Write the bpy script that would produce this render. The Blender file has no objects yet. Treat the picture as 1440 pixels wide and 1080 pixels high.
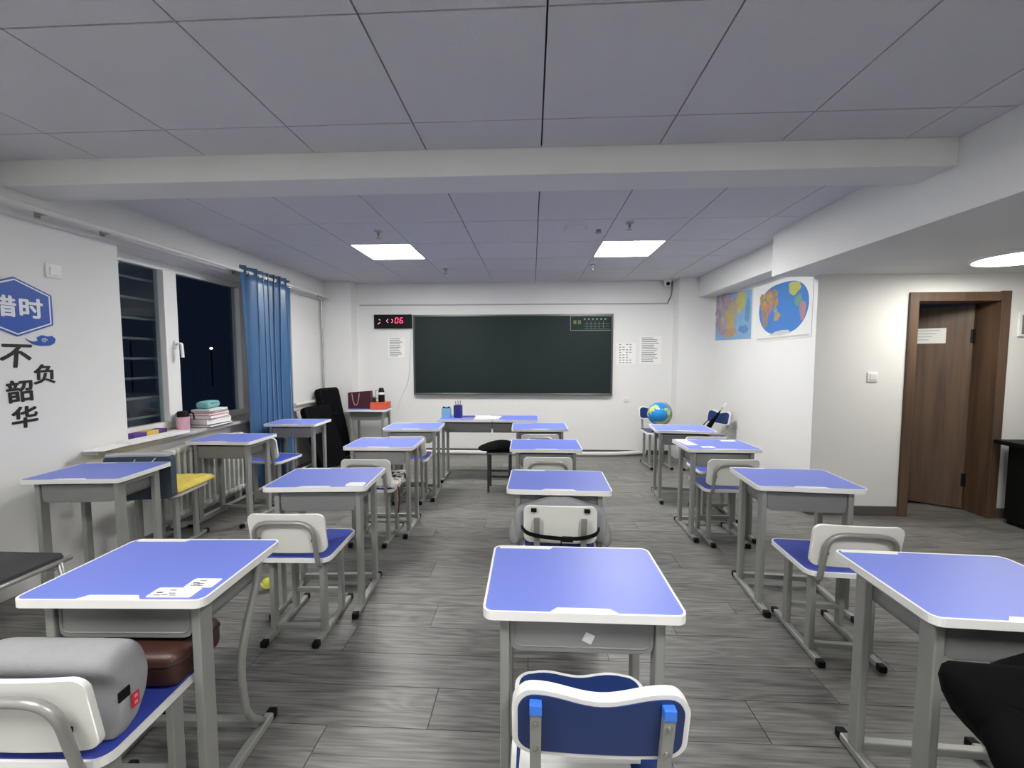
import bpy, bmesh, math, random
from mathutils import Vector, Matrix
random.seed(7)
PI = math.pi
SC = bpy.context.scene
COL = SC.collection

# ------------------------------------------------------------------ camera
cam_data = bpy.data.cameras.new('camera')
cam_data.sensor_fit = 'HORIZONTAL'
cam_data.sensor_width = 36.0
cam_data.lens = 36.0 * 575.5 / 1440.0
cam_data.clip_start = 0.02
cam = bpy.data.objects.new('camera', cam_data)
COL.objects.link(cam)
_pitch, _yaw = -0.0621, 0.0487
_fwd = Vector((0, math.cos(_pitch), math.sin(_pitch)))
_up = Vector((0, -math.sin(_pitch), math.cos(_pitch)))
_rt = Vector((1, 0, 0))
_rz = Matrix.Rotation(_yaw, 3, 'Z')
_m = Matrix((_rz @ _rt, _rz @ _up, -(_rz @ _fwd))).transposed().to_4x4()
_m.translation = (0, 0, 1.38)
cam.matrix_world = _m
SC.camera = cam

# ------------------------------------------------------------------ world / exposure
world = bpy.data.worlds.new('night')
world.use_nodes = True
world.node_tree.nodes['Background'].inputs['Color'].default_value = (0.0028, 0.0042, 0.009, 1)
world.node_tree.nodes['Background'].inputs['Strength'].default_value = 1.0
SC.world = world
SC.view_settings.view_transform = 'Standard'
SC.view_settings.look = 'None'
SC.view_settings.gamma = 1.0
SC.view_settings.use_curve_mapping = False
SC.view_settings.exposure = 1.0
PANEL_POWER = 28.5      # emission of the ceiling LED panels
ROUND_POWER = 15.0      # emission of the round light by the door

# ------------------------------------------------------------------ helpers
def lin(c):
    c = c / 255.0
    return c / 12.92 if c <= 0.04045 else ((c + 0.055) / 1.055) ** 2.4

def rgb(r, g, b):
    return (lin(r), lin(g), lin(b), 1.0)

MATS = {}
def mat(name, col, rough=0.5, metal=0.0, var=0.06, scale=6.0, bump=0.0, bscale=60.0, spec=0.5, emit=None, estr=0.0, coat=0.0):
    if name in MATS:
        return MATS[name]
    m = bpy.data.materials.new(name)
    m.use_nodes = True
    nt = m.node_tree
    p = nt.nodes['Principled BSDF']
    tc = nt.nodes.new('ShaderNodeTexCoord')
    nz = nt.nodes.new('ShaderNodeTexNoise')
    nz.inputs['Scale'].default_value = scale
    nz.inputs['Detail'].default_value = 4
    nt.links.new(tc.outputs['Object'], nz.inputs['Vector'])
    mx = nt.nodes.new('ShaderNodeMix')
    mx.data_type = 'RGBA'
    c = rgb(*col)
    mx.inputs[6].default_value = tuple(min(1, v * (1 - var)) for v in c[:3]) + (1,)
    mx.inputs[7].default_value = tuple(min(1, v * (1 + var)) for v in c[:3]) + (1,)
    nt.links.new(nz.outputs['Fac'], mx.inputs[0])
    nt.links.new(mx.outputs[2], p.inputs['Base Color'])
    p.inputs['Roughness'].default_value = rough
    p.inputs['Metallic'].default_value = metal
    p.inputs['Specular IOR Level'].default_value = spec
    p.inputs['Coat Weight'].default_value = coat
    if bump:
        n2 = nt.nodes.new('ShaderNodeTexNoise')
        n2.inputs['Scale'].default_value = bscale
        n2.inputs['Detail'].default_value = 3
        nt.links.new(tc.outputs['Object'], n2.inputs['Vector'])
        b = nt.nodes.new('ShaderNodeBump')
        b.inputs['Strength'].default_value = bump
        b.inputs['Distance'].default_value = 0.01
        nt.links.new(n2.outputs['Fac'], b.inputs['Height'])
        nt.links.new(b.outputs['Normal'], p.inputs['Normal'])
    if emit:
        p.inputs['Emission Color'].default_value = rgb(*emit)
        p.inputs['Emission Strength'].default_value = estr
    MATS[name] = m
    return m

def new_bm():
    return bmesh.new()

def obj(name, bm, m, parent=None, smooth=False, loc=None, rot=None):
    me = bpy.data.meshes.new(name)
    bmesh.ops.recalc_face_normals(bm, faces=bm.faces)
    bm.to_mesh(me)
    bm.free()
    if smooth:
        for p in me.polygons:
            p.use_smooth = True
        if smooth != 'all':
            try:
                me.set_sharp_from_angle(angle=math.radians(38))
            except Exception:
                pass
    ms = m if isinstance(m, (list, tuple)) else [m]
    for x in ms:
        me.materials.append(x)
    o = bpy.data.objects.new(name, me)
    COL.objects.link(o)
    if parent is not None:
        o.parent = parent
    if loc is not None:
        o.location = loc
    if rot is not None:
        o.rotation_euler = rot
    return o

def tag(o, label, cat, group=None):
    o['label'] = label
    o['category'] = cat
    if group:
        o['group'] = group
    return o

def struct(o):
    o['kind'] = 'structure'
    return o

def thing(name, label, cat, loc=(0, 0, 0), rz=0.0, group=None):
    o = bpy.data.objects.new(name, None)
    o.empty_display_size = 0.1
    COL.objects.link(o)
    o.location = loc
    o.rotation_euler = (0, 0, rz)
    return tag(o, label, cat, group)

CHILD = {}
def kids(o):
    return [c for c in o.children]

def dup(root, loc, rz, label, group=None, scale=None):
    r = root.copy()
    COL.objects.link(r)
    r.location = loc
    r.rotation_euler = (0, 0, rz)
    if scale:
        r.scale = scale
    r['label'] = label
    if group:
        r['group'] = group
    for ch in kids(root):
        c = ch.copy()
        COL.objects.link(c)
        c.parent = r
        for g in kids(ch):
            d = g.copy()
            COL.objects.link(d)
            d.parent = c
    return r

def box(bm, c, s, bev=0.0, seg=2, M=None):
    r = bmesh.ops.create_cube(bm, size=1.0)
    vs = r['verts']
    bmesh.ops.scale(bm, vec=s, verts=vs)
    if bev > 0:
        es = list({e for v in vs for e in v.link_edges})
        q = bmesh.ops.bevel(bm, geom=es, offset=bev, segments=seg, affect='EDGES', profile=0.5)
        vs = list({v for f in q['faces'] for v in f.verts} | {v for v in vs if v.is_valid})
    bmesh.ops.translate(bm, vec=c, verts=vs)
    if M is not None:
        bmesh.ops.transform(bm, matrix=M, verts=vs)
    return vs

def bx(x0, x1, y0, y1, z0, z1, bev=0.0, bm=None, seg=2):
    bm = bm or new_bm()
    box(bm, ((x0 + x1) / 2, (y0 + y1) / 2, (z0 + z1) / 2), (x1 - x0, y1 - y0, z1 - z0), bev, seg)
    return bm

def fillet(pts, r, seg=6):
    pts = [Vector(p) for p in pts]
    out = [pts[0]]
    for i in range(1, len(pts) - 1):
        p, a, b = pts[i], pts[i - 1], pts[i + 1]
        u, v = (a - p), (b - p)
        d = min(r, u.length * 0.49, v.length * 0.49)
        s, e = p + u.normalized() * d, p + v.normalized() * d
        for k in range(seg + 1):
            t = k / seg
            out.append((1 - t) ** 2 * s + 2 * t * (1 - t) * p + t * t * e)
    out.append(pts[-1])
    return out

def sweep(bm, pts, prof, closed=False, up=Vector((0, 0, 1)), scales=None):
    """sweep a 2-D profile (list of (a,b)) along pts."""
    pts = [Vector(p) for p in pts]
    n = len(pts)
    rings = []
    prev = None
    for i, p in enumerate(pts):
        if closed:
            t = pts[(i + 1) % n] - pts[i - 1]
        else:
            t = pts[min(i + 1, n - 1)] - pts[max(i - 1, 0)]
        t.normalize()
        if prev is None:
            a = up.cross(t)
            if a.length < 1e-3:
                a = Vector((1, 0, 0)).cross(t)
            a.normalize()
        else:
            a = prev - t * prev.dot(t)
            if a.length < 1e-5:
                a = up.cross(t)
            a.normalize()
        prev = a
        b = t.cross(a)
        k = scales[i] if scales else 1.0
        rings.append([bm.verts.new(p + a * (u * k) + b * (v * k)) for u, v in prof])
    m = len(prof)
    for i in range(n if closed else n - 1):
        A, B = rings[i], rings[(i + 1) % n]
        for j in range(m):
            bm.faces.new((A[j], A[(j + 1) % m], B[(j + 1) % m], B[j]))
    if not closed:
        bm.faces.new(rings[0][::-1])
        bm.faces.new(rings[-1])
    return rings

def circ(r, n=10, ry=None):
    ry = ry or r
    return [(r * math.cos(2 * PI * k / n), ry * math.sin(2 * PI * k / n)) for k in range(n)]

def tube(bm, pts, r, n=10):
    return sweep(bm, pts, circ(r, n))

def lathe(bm, prof, n=24, c=(0, 0, 0)):
    """prof: list of (r,z)"""
    rings = []
    for r, z in prof:
        if r < 1e-6:
            rings.append([bm.verts.new((c[0], c[1], c[2] + z))])
        else:
            rings.append([bm.verts.new((c[0] + r * math.cos(2 * PI * k / n), c[1] + r * math.sin(2 * PI * k / n), c[2] + z)) for k in range(n)])
    for A, B in zip(rings, rings[1:]):
        for j in range(n):
            a0, a1 = A[j % len(A)], A[(j + 1) % len(A)]
            b0, b1 = B[j % len(B)], B[(j + 1) % len(B)]
            f = []
            for v in (a0, a1, b1, b0):
                if v not in f:
                    f.append(v)
            if len(f) > 2:
                bm.faces.new(f)
    for R in (rings[0], rings[-1]):
        if len(R) > 1:
            try:
                bm.faces.new(R)
            except ValueError:
                pass

def rrect(w, d, r, seg=5, cx=0.0, cy=0.0):
    out = []
    for sx, sy, a0 in ((1, 1, 0), (-1, 1, PI / 2), (-1, -1, PI), (1, -1, 3 * PI / 2)):
        x, y = cx + sx * (w / 2 - r), cy + sy * (d / 2 - r)
        for k in range(seg + 1):
            a = a0 + PI / 2 * k / seg
            out.append((x + r * math.cos(a), y + r * math.sin(a)))
    return out

def prism(bm, poly, z0, z1, T=None, bev=0.0):
    """extrude a polygon (a,b) from z0 to z1; T maps (a,b,z)->Vector"""
    T = T or (lambda a, b, z: Vector((a, b, z)))
    A = [bm.verts.new(T(a, b, z0)) for a, b in poly]
    B = [bm.verts.new(T(a, b, z1)) for a, b in poly]
    n = len(poly)
    fs = [bm.faces.new(A[::-1]), bm.faces.new(B)]
    for i in range(n):
        fs.append(bm.faces.new((A[i], A[(i + 1) % n], B[(i + 1) % n], B[i])))
    if bev:
        es = list(fs[0].edges) + list(fs[1].edges)
        bmesh.ops.bevel(bm, geom=es, offset=bev, segments=2, affect='EDGES', profile=0.5)
    return fs

def plate(bm, w, h, r, t, zlo, yfun, n=26, top=None, nz=1):
    """upright rounded plate, x across, z up; yfun(x,z)->y of the rear face, t thick towards +y"""
    xs = []
    for k in range(n + 1):
        u = k / n
        xs.append(-w / 2 * math.cos(PI * u))
    F, B = [], []
    for x in xs:
        e = max(0.0, abs(x) - (w / 2 - r))
        dz = r - math.sqrt(max(0.0, r * r - e * e)) if e > 0 else 0.0
        z0, z1 = zlo + dz, zlo + h - dz + (top(x) if top else 0.0)
        if z1 - z0 < 0.002:
            z1 = z0 + 0.002
        F.append([bm.verts.new((x, yfun(x, z0 + (z1 - z0) * k / nz), z0 + (z1 - z0) * k / nz)) for k in range(nz + 1)])
        B.append([bm.verts.new((x, yfun(x, z0 + (z1 - z0) * k / nz) + t, z0 + (z1 - z0) * k / nz)) for k in range(nz + 1)])
    for i in range(n):
        for k in range(nz):
            bm.faces.new((F[i][k], F[i + 1][k], F[i + 1][k + 1], F[i][k + 1]))
            bm.faces.new((B[i][k], B[i][k + 1], B[i + 1][k + 1], B[i + 1][k]))
        bm.faces.new((F[i][0], B[i][0], B[i + 1][0], F[i + 1][0]))
        bm.faces.new((F[i][nz], F[i + 1][nz], B[i + 1][nz], B[i][nz]))
    for k in range(nz):
        bm.faces.new((F[0][k], F[0][k + 1], B[0][k + 1], B[0][k]))
        bm.faces.new((F[n][k], B[n][k], B[n][k + 1], F[n][k + 1]))

def sub(o, lv=2):
    s = o.modifiers.new('sub', 'SUBSURF')
    s.levels = lv
    s.render_levels = lv
    for p in o.data.polygons:
        p.use_smooth = True
    return o

def text_mesh(body, size, extrude=0.0, offset=0.0):
    c = bpy.data.curves.new('txt', 'FONT')
    c.body = body
    c.size = size
    c.extrude = extrude
    c.offset = offset
    c.align_x = 'CENTER'
    c.align_y = 'CENTER'
    c.resolution_u = 4
    t = bpy.data.objects.new('txt', c)
    COL.objects.link(t)
    bpy.context.view_layer.update()
    me = bpy.data.meshes.new_from_object(t.evaluated_get(bpy.context.evaluated_depsgraph_get()))
    bpy.data.objects.remove(t)
    bpy.data.curves.remove(c)
    return me

def text_obj(name, body, size, m, parent, M, extrude=0.001, fat=0.0, sx=1.0, shear=0.0):
    base = text_mesh(body, size, extrude, 0.0)
    bb_ = bmesh.new()
    shifts = [(0, 0)] if fat == 0 else [(fat * math.cos(a), fat * math.sin(a)) for a in (0.4, 1.97, 3.54, 5.11)]
    for i_, (dx, dy) in enumerate(shifts):
        k0 = len(bb_.verts)
        bb_.from_mesh(base)
        bb_.verts.ensure_lookup_table()
        for v in bb_.verts[k0:]:
            v.co += Vector((dx, dy, 0.00005 * i_))
    me = bpy.data.meshes.new(name)
    bb_.to_mesh(me)
    bb_.free()
    xs = [v.co.x for v in me.vertices]
    ys = [v.co.y for v in me.vertices]
    cx, cy = (min(xs) + max(xs)) / 2, (min(ys) + max(ys)) / 2
    for v in me.vertices:
        v.co.x -= cx
        v.co.y -= cy
        v.co.x = v.co.x * sx + shear * v.co.y
    me.materials.clear()
    me.materials.append(m)
    o = bpy.data.objects.new(name, me)
    COL.objects.link(o)
    o.parent = parent
    o.matrix_local = M
    return o

# ------------------------------------------------------------------ materials
M_WALL = mat('white_wall_paint', (226, 226, 224), 0.75, var=0.03, scale=1.5, bump=0.05, bscale=160)
M_SOFF = mat('soffit_plaster', (222, 223, 221), 0.8, var=0.03, scale=2, bump=0.05, bscale=120)
M_TILE = mat('mineral_ceiling_tile', (212, 211, 216), 0.9, var=0.03, scale=3, bump=0.35, bscale=320)
M_GROOVE = mat('dark_ceiling_grid', (40, 41, 46), 0.7)
M_BASE = mat('grey_brown_baseboard', (88, 82, 80), 0.5, var=0.1)
M_BLUE = mat('blue_laminate', (112, 128, 212), 0.42, var=0.04, scale=3, bump=0.02, bscale=200, spec=0.4)
M_SEATB = mat('blue_seat_laminate', (66, 84, 184), 0.34, var=0.05, scale=3)
M_EDGE = mat('white_plastic_edging', (232, 232, 230), 0.4, var=0.03)
M_SHELL = mat('white_plastic_shell', (226, 227, 222), 0.42, var=0.03)
M_STEEL = mat('grey_powder_coated_steel', (150, 151, 147), 0.42, 0.25, var=0.06, scale=9, bump=0.03, bscale=250)
M_TUBE = mat('silver_grey_tube', (158, 157, 154), 0.36, 0.4, var=0.06, scale=9)
M_TRAY = mat('grey_steel_tray', (132, 133, 132), 0.45, 0.25, var=0.05, scale=5)
M_CAP = mat('black_rubber', (9, 9, 10), 0.6, spec=0.25)
M_NAVY = mat('navy_blue_plastic', (28, 50, 104), 0.38, var=0.05)
M_BRIGHTB = mat('bright_blue_cap', (58, 116, 214), 0.4)
M_SCREW = mat('screw_metal', (190, 188, 180), 0.25, 0.9)
M_PAPER = mat('white_paper', (235, 235, 233), 0.7, var=0.02)
M_INK = mat('grey_print', (130, 130, 132), 0.8)
M_INKD = mat('dark_print', (60, 60, 64), 0.8)
M_GREYF = mat('grey_felt', (148, 148, 151), 0.95, var=0.08, scale=40, bump=0.15, bscale=300)
M_BLACKF = mat('black_cloth', (8, 8, 10), 0.95, var=0.3, scale=12, bump=0.3, bscale=90, spec=0.12)
M_BLACKP = mat('black_plastic', (10, 10, 11), 0.5, spec=0.25)
M_PIPE = mat('white_painted_pipe', (214, 214, 210), 0.4, var=0.05)
M_BROWNL = mat('brown_leather', (64, 38, 30), 0.45, var=0.12, scale=14, bump=0.1, bscale=120)
M_REDL = mat('red_label', (196, 40, 62), 0.6)
M_YELF = mat('yellow_fabric', (216, 196, 92), 0.9, var=0.16, scale=30, bump=0.3, bscale=110)
M_TEALF = mat('dark_slate_fabric', (62, 74, 84), 0.9, var=0.1, scale=20, bump=0.15, bscale=200)
M_MAROON = mat('maroon_bag', (66, 22, 34), 0.5, var=0.2, scale=30)
M_ORANGE = mat('orange_box', (222, 92, 58), 0.55, var=0.12, scale=20)
M_RED = mat('red_cover', (196, 72, 70), 0.5)
M_PINK = mat('pink_plastic', (226, 176, 192), 0.4)
M_TEAL = mat('teal_fabric', (118, 178, 180), 0.7, var=0.1)
M_PURP = mat('purple_plastic', (92, 54, 140), 0.5)
M_YELB = mat('yellow_plastic', (220, 190, 90), 0.5)
M_GLOBE = None

def wood_mat():
    m = bpy.data.materials.new('brown_wood_veneer')
    m.use_nodes = True
    nt = m.node_tree
    p = nt.nodes['Principled BSDF']
    tc = nt.nodes.new('ShaderNodeTexCoord')
    mp = nt.nodes.new('ShaderNodeMapping')
    mp.inputs['Scale'].default_value = (22, 22, 1.2)
    nz = nt.nodes.new('ShaderNodeTexNoise')
    nz.inputs['Scale'].default_value = 1.0
    nz.inputs['Detail'].default_value = 6
    cr = nt.nodes.new('ShaderNodeValToRGB')
    cr.color_ramp.elements[0].position = 0.3
    cr.color_ramp.elements[0].color = rgb(74, 56, 44)
    cr.color_ramp.elements[1].position = 0.7
    cr.color_ramp.elements[1].color = rgb(102, 80, 62)
    nt.links.new(tc.outputs['Object'], mp.inputs['Vector'])
    nt.links.new(mp.outputs[0], nz.inputs['Vector'])
    nt.links.new(nz.outputs['Fac'], cr.inputs['Fac'])
    nt.links.new(cr.outputs['Color'], p.inputs['Base Color'])
    p.inputs['Roughness'].default_value = 0.5
    return m
M_WOOD = wood_mat()

def plank_mat():
    m = bpy.data.materials.new('grey_laminate_plank')
    m.use_nodes = True
    nt = m.node_tree
    L = nt.links.new
    p = nt.nodes['Principled BSDF']
    tc = nt.nodes.new('ShaderNodeTexCoord')
    oi = nt.nodes.new('ShaderNodeObjectInfo')
    mul = nt.nodes.new('ShaderNodeVectorMath')
    mul.operation = 'SCALE'
    mul.inputs[0].default_value = (37.0, 53.0, 11.0)
    L(oi.outputs['Random'], mul.inputs['Scale'])
    add = nt.nodes.new('ShaderNodeVectorMath')
    L(tc.outputs['Object'], add.inputs[0])
    L(mul.outputs[0], add.inputs[1])
    mp = nt.nodes.new('ShaderNodeMapping')
    mp.inputs['Scale'].default_value = (1.6, 11.0, 1.0)
    L(add.outputs[0], mp.inputs['Vector'])
    wv = nt.nodes.new('ShaderNodeTexNoise')          # broad cathedral figure
    wv.inputs['Scale'].default_value = 1.0
    wv.inputs['Detail'].default_value = 1.5
    wv.inputs['Distortion'].default_value = 0.4
    L(mp.outputs[0], wv.inputs['Vector'])
    rings = nt.nodes.new('ShaderNodeMath')
    rings.operation = 'MULTIPLY'
    rings.inputs[1].default_value = 42.0
    L(wv.outputs['Fac'], rings.inputs[0])
    sn = nt.nodes.new('ShaderNodeMath')
    sn.operation = 'SINE'
    L(rings.outputs[0], sn.inputs[0])
    mp2 = nt.nodes.new('ShaderNodeMapping')
    mp2.inputs['Scale'].default_value = (5.0, 110.0, 1.0)
    L(add.outputs[0], mp2.inputs['Vector'])
    nz = nt.nodes.new('ShaderNodeTexNoise')          # fine fibres
    nz.inputs['Scale'].default_value = 1.0
    nz.inputs['Detail'].default_value = 5
    L(mp2.outputs[0], nz.inputs['Vector'])
    a = nt.nodes.new('ShaderNodeMath')
    a.operation = 'MULTIPLY_ADD'
    a.inputs[1].default_value = 0.085
    L(sn.outputs[0], a.inputs[0])
    L(nz.outputs['Fac'], a.inputs[2])
    b = nt.nodes.new('ShaderNodeMath')
    b.operation = 'MULTIPLY_ADD'
    b.inputs[1].default_value = 0.16
    L(oi.outputs['Random'], b.inputs[0])
    L(a.outputs[0], b.inputs[2])
    cr = nt.nodes.new('ShaderNodeValToRGB')
    e = cr.color_ramp.elements
    e[0].position = 0.28
    e[0].color = rgb(72, 71, 69)
    e[1].position = 0.85
    e[1].color = rgb(133, 132, 128)
    L(b.outputs[0], cr.inputs['Fac'])
    L(cr.outputs['Color'], p.inputs['Base Color'])
    p.inputs['Roughness'].default_value = 0.42
    bp = nt.nodes.new('ShaderNodeBump')
    bp.inputs['Strength'].default_value = 0.08
    bp.inputs['Distance'].default_value = 0.004
    L(a.outputs[0], bp.inputs['Height'])
    L(bp.outputs['Normal'], p.inputs['Normal'])
    return m
M_PLANK = plank_mat()

def glass_mat():
    m = bpy.data.materials.new('window_glass')
    m.use_nodes = True
    nt = m.node_tree
    nt.nodes.remove(nt.nodes['Principled BSDF'])
    out = nt.nodes['Material Output']
    tr = nt.nodes.new('ShaderNodeBsdfTransparent')
    tr.inputs['Color'].default_value = (0.82, 0.88, 0.9, 1)
    gl = nt.nodes.new('ShaderNodeBsdfGlossy')
    gl.inputs['Roughness'].default_value = 0.03
    lw = nt.nodes.new('ShaderNodeLayerWeight')
    lw.inputs['Blend'].default_value = 0.5
    pw = nt.nodes.new('ShaderNodeMath'); pw.operation = 'POWER'; pw.inputs[1].default_value = 5.0
    nt.links.new(lw.outputs['Facing'], pw.inputs[0])
    fr = nt.nodes.new('ShaderNodeMath'); fr.operation = 'MULTIPLY_ADD'
    fr.inputs[1].default_value = 0.96; fr.inputs[2].default_value = 0.04
    nt.links.new(pw.outputs[0], fr.inputs[0])
    mx = nt.nodes.new('ShaderNodeMixShader')
    nt.links.new(fr.outputs[0], mx.inputs[0])
    nt.links.new(tr.outputs[0], mx.inputs[1])
    nt.links.new(gl.outputs[0], mx.inputs[2])
    nt.links.new(mx.outputs[0], out.inputs['Surface'])
    return m
M_GLASS = glass_mat()

def emit_mat(name, col, s):
    m = bpy.data.materials.new(name)
    m.use_nodes = True
    nt = m.node_tree
    nt.nodes.remove(nt.nodes['Principled BSDF'])
    e = nt.nodes.new('ShaderNodeEmission')
    e.inputs['Color'].default_value = rgb(*col)
    e.inputs['Strength'].default_value = s
    nt.links.new(e.outputs[0], nt.nodes['Material Output'].inputs['Surface'])
    return m
M_PANEL = emit_mat('led_panel_diffuser', (255, 253, 249), PANEL_POWER)
M_ROUND = emit_mat('round_light_diffuser', (255, 251, 242), ROUND_POWER)
M_LED = emit_mat('red_led_segment', (255, 60, 96), 2.2)
M_LEDP = emit_mat('pale_led_segment', (255, 170, 190), 0.8)

def board_mat():
    return mat('dark_green_chalkboard', (18, 35, 34), 0.6, var=0.12, scale=1.2, spec=0.3)
M_BOARD = board_mat()

# ------------------------------------------------------------------ room shell
ZC = 2.468            # tiled ceiling
X0C = 0.045           # a grid line of the 0.6 m ceiling
YB = -1.70            # back wall
XR = 5.0              # wall past the door bay
YF = 5.92             # blackboard wall
YD = 3.68             # door wall
XRW = 2.45            # map wall
XW = -3.0             # window wall face
ZL = 2.095            # low ceiling of the door bay

# floor: a sub-floor with laid planks
floor = struct(obj('floor', bx(XW - 0.3, XR + 0.2, YB - 0.2, 6.1, -0.08, -0.004), mat('floor_seam', (38, 37, 36), 0.8)))
rows = []
y = 2.19
while y > YB:
    rows.append((y - 0.191, y))
    y -= 0.191
rows.append((2.19, 2.292))
y = 2.292
while y < YF + 0.1:
    rows.append((y, y + 0.191))
    y += 0.191
rows.sort()
PLK = {}
PLEN = 1.25
nplank = 0
for ri, (ya, yb) in enumerate(rows):
    ya, yb = max(ya, YB), min(yb, YF)
    if yb - ya < 0.02:
        continue
    xmax = XR if yb <= YD + 0.35 else XRW
    x = XW - (0.31 * ((ri * 37) % 10) / 10.0 * 4 + 0.02)
    while x < xmax:
        xa, xb = max(x, XW), min(x + PLEN, xmax)
        x += PLEN
        if xb - xa < 0.05:
            continue
        key = (round(xb - xa, 3), round(yb - ya, 3))
        if key not in PLK:
            b = new_bm()
            box(b, (0, 0, 0), (key[0] - 0.003, key[1] - 0.003, 0.008))
            me = bpy.data.meshes.new('plank')
            b.to_mesh(me)
            b.free()
            me.materials.append(M_PLANK)
            PLK[key] = me
        o = bpy.data.objects.new('plank', PLK[key])
        COL.objects.link(o)
        o.parent = floor
        o.location = ((xa + xb) / 2, (ya + yb) / 2, -0.004)
        nplank += 1

# ceiling: dark grid plate above, tiles below
ceiling = struct(obj('ceiling', bx(XW - 0.05, 2.4, YB - 0.1, YF + 0.05, ZC + 0.012, ZC + 0.05), M_GROOVE))
TIL = {}
LIGHT_TILES = {}
def xlines(a, b):
    out = [a]
    i = -7
    while X0C + 0.6 * i < b - 1e-6:
        v = X0C + 0.6 * i
        if v > a + 0.03:
            out.append(v)
        i += 1
    out.append(b)
    return out
def add_tile(xa, xb, ya, yb):
    key = (round(xb - xa, 3), round(yb - ya, 3))
    if key not in TIL:
        b = new_bm()
        box(b, (0, 0, 0), (key[0] - 0.007, key[1] - 0.007, 0.012))
        me = bpy.data.meshes.new('ceiling_tile')
        b.to_mesh(me)
        b.free()
        me.materials.append(M_TILE)
        TIL[key] = me
    o = bpy.data.objects.new('ceiling_tile', TIL[key])
    COL.objects.link(o)
    o.parent = ceiling
    o.location = ((xa + xb) / 2, (ya + yb) / 2, ZC + 0.006)
near_rows = [YB, -1.66, -1.06, -0.46, 0.14, 0.74, 1.34, 1.94, 2.19]
far_rows = [2.41, 2.71, 3.31, 3.91, 4.51, 5.11, 5.71, YF]
LX = lambda i: X0C + 0.6 * i
panels = [(LX(-3), LX(-2), 3.91, 4.51), (LX(1), LX(2), 3.91, 4.51),
          (LX(-3), LX(-2), -0.46, 0.14), (LX(1), LX(2), -0.46, 0.14)]
for R_, far in ((near_rows, False), (far_rows, True)):
    for ya, yb in zip(R_, R_[1:]):
        xe = 2.10 if yb < 3.8 else 2.24
        xl = xlines(-2.945, xe)
        for xa, xb in zip(xl, xl[1:]):
            if any(abs(xa - p[0]) < 0.02 and abs(ya - p[2]) < 0.02 for p in panels):
                continue
            add_tile(xa, xb, ya, yb)

# walls
wl = new_bm()
WY0, WY1, WZ0, WZ1 = 2.872, 5.0, 0.745, 2.2
bx(XW - 0.3, XW, YB - 0.2, WY0, 0, 2.6, bm=wl)
bx(XW - 0.3, XW, WY1, 6.12, 0, 2.6, bm=wl)
bx(XW - 0.3, XW, WY0, WY1, 0, WZ0, bm=wl)
bx(XW - 0.3, XW, WY0, WY1, WZ1, 2.6, bm=wl)
struct(obj('wall_left', wl, M_WALL))
struct(obj('wall_front', bx(XW, XRW + 0.2, YF, YF + 0.2, 0, 2.6), M_WALL))
DX0, DX1, DZ = 3.2, 4.01, 1.94      # door trim outside
wd = new_bm()
bx(XRW + 0.2, DX0 + 0.03, YD, YD + 0.2, 0, 2.3, bm=wd)
bx(DX1 - 0.03, XR, YD, YD + 0.2, 0, 2.3, bm=wd)
bx(DX0 + 0.03, DX1 - 0.03, YD, YD + 0.2, DZ - 0.03, 2.3, bm=wd)
struct(obj('wall_door_side', wd, M_WALL))
struct(obj('wall_right', bx(XRW, XRW + 0.2, YD, YF, 0, 2.6), M_WALL))
struct(obj('wall_far_right', bx(XR, XR + 0.2, YB - 0.2, YD + 0.2, 0, 2.6), M_WALL))
struct(obj('wall_back', bx(XW, XR, YB - 0.2, YB, 0, 2.6), M_WALL))
# columns in the two front corners
struct(obj('wall_column_left', bx(XW, -2.56, 5.72, YF, 0, ZC + 0.01), M_WALL))
struct(obj('wall_column_right', bx(1.985, XRW, 5.70, YF, 0, ZC + 0.01), M_WALL))
# beam, soffits, low ceiling
struct(obj('ceiling_beam', bx(-2.945, 2.10, 2.19, 2.41, 2.333, ZC + 0.03, 0.004), M_SOFF))
struct(obj('ceiling_soffit_window', bx(XW, -2.945, YB, 5.72, 2.2, ZC + 0.03, 0.003), M_SOFF))
ls = new_bm()
bx(2.10, XR, YB, 3.755, ZL, 2.6, 0.003, bm=ls)
struct(obj('ceiling_low', ls, M_SOFF))
sf = new_bm()
bx(2.24, XRW, 3.755, 5.70, 2.205, ZC + 0.03, 0.003, bm=sf)
struct(obj('ceiling_soffit_map_wall', sf, M_SOFF))
# baseboards
struct(obj('baseboard_front', bx(-2.56, 1.985, YF - 0.012, YF, 0, 0.06), M_BASE))
struct(obj('baseboard_door_side', bx(XRW, DX0, YD - 0.014, YD, 0, 0.085), M_BASE))
struct(obj('baseboard_right', bx(XRW - 0.012, XRW, YD, 5.70, 0, 0.07), M_BASE))
struct(obj('baseboard_far_right', bx(DX1, XR, YD - 0.014, YD, 0, 0.085), M_BASE))

# corridor beyond the door
struct(obj('wall_corridor', bx(2.7, 5.2, 5.3, 5.4, 0, 2.4), M_WALL))

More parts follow.
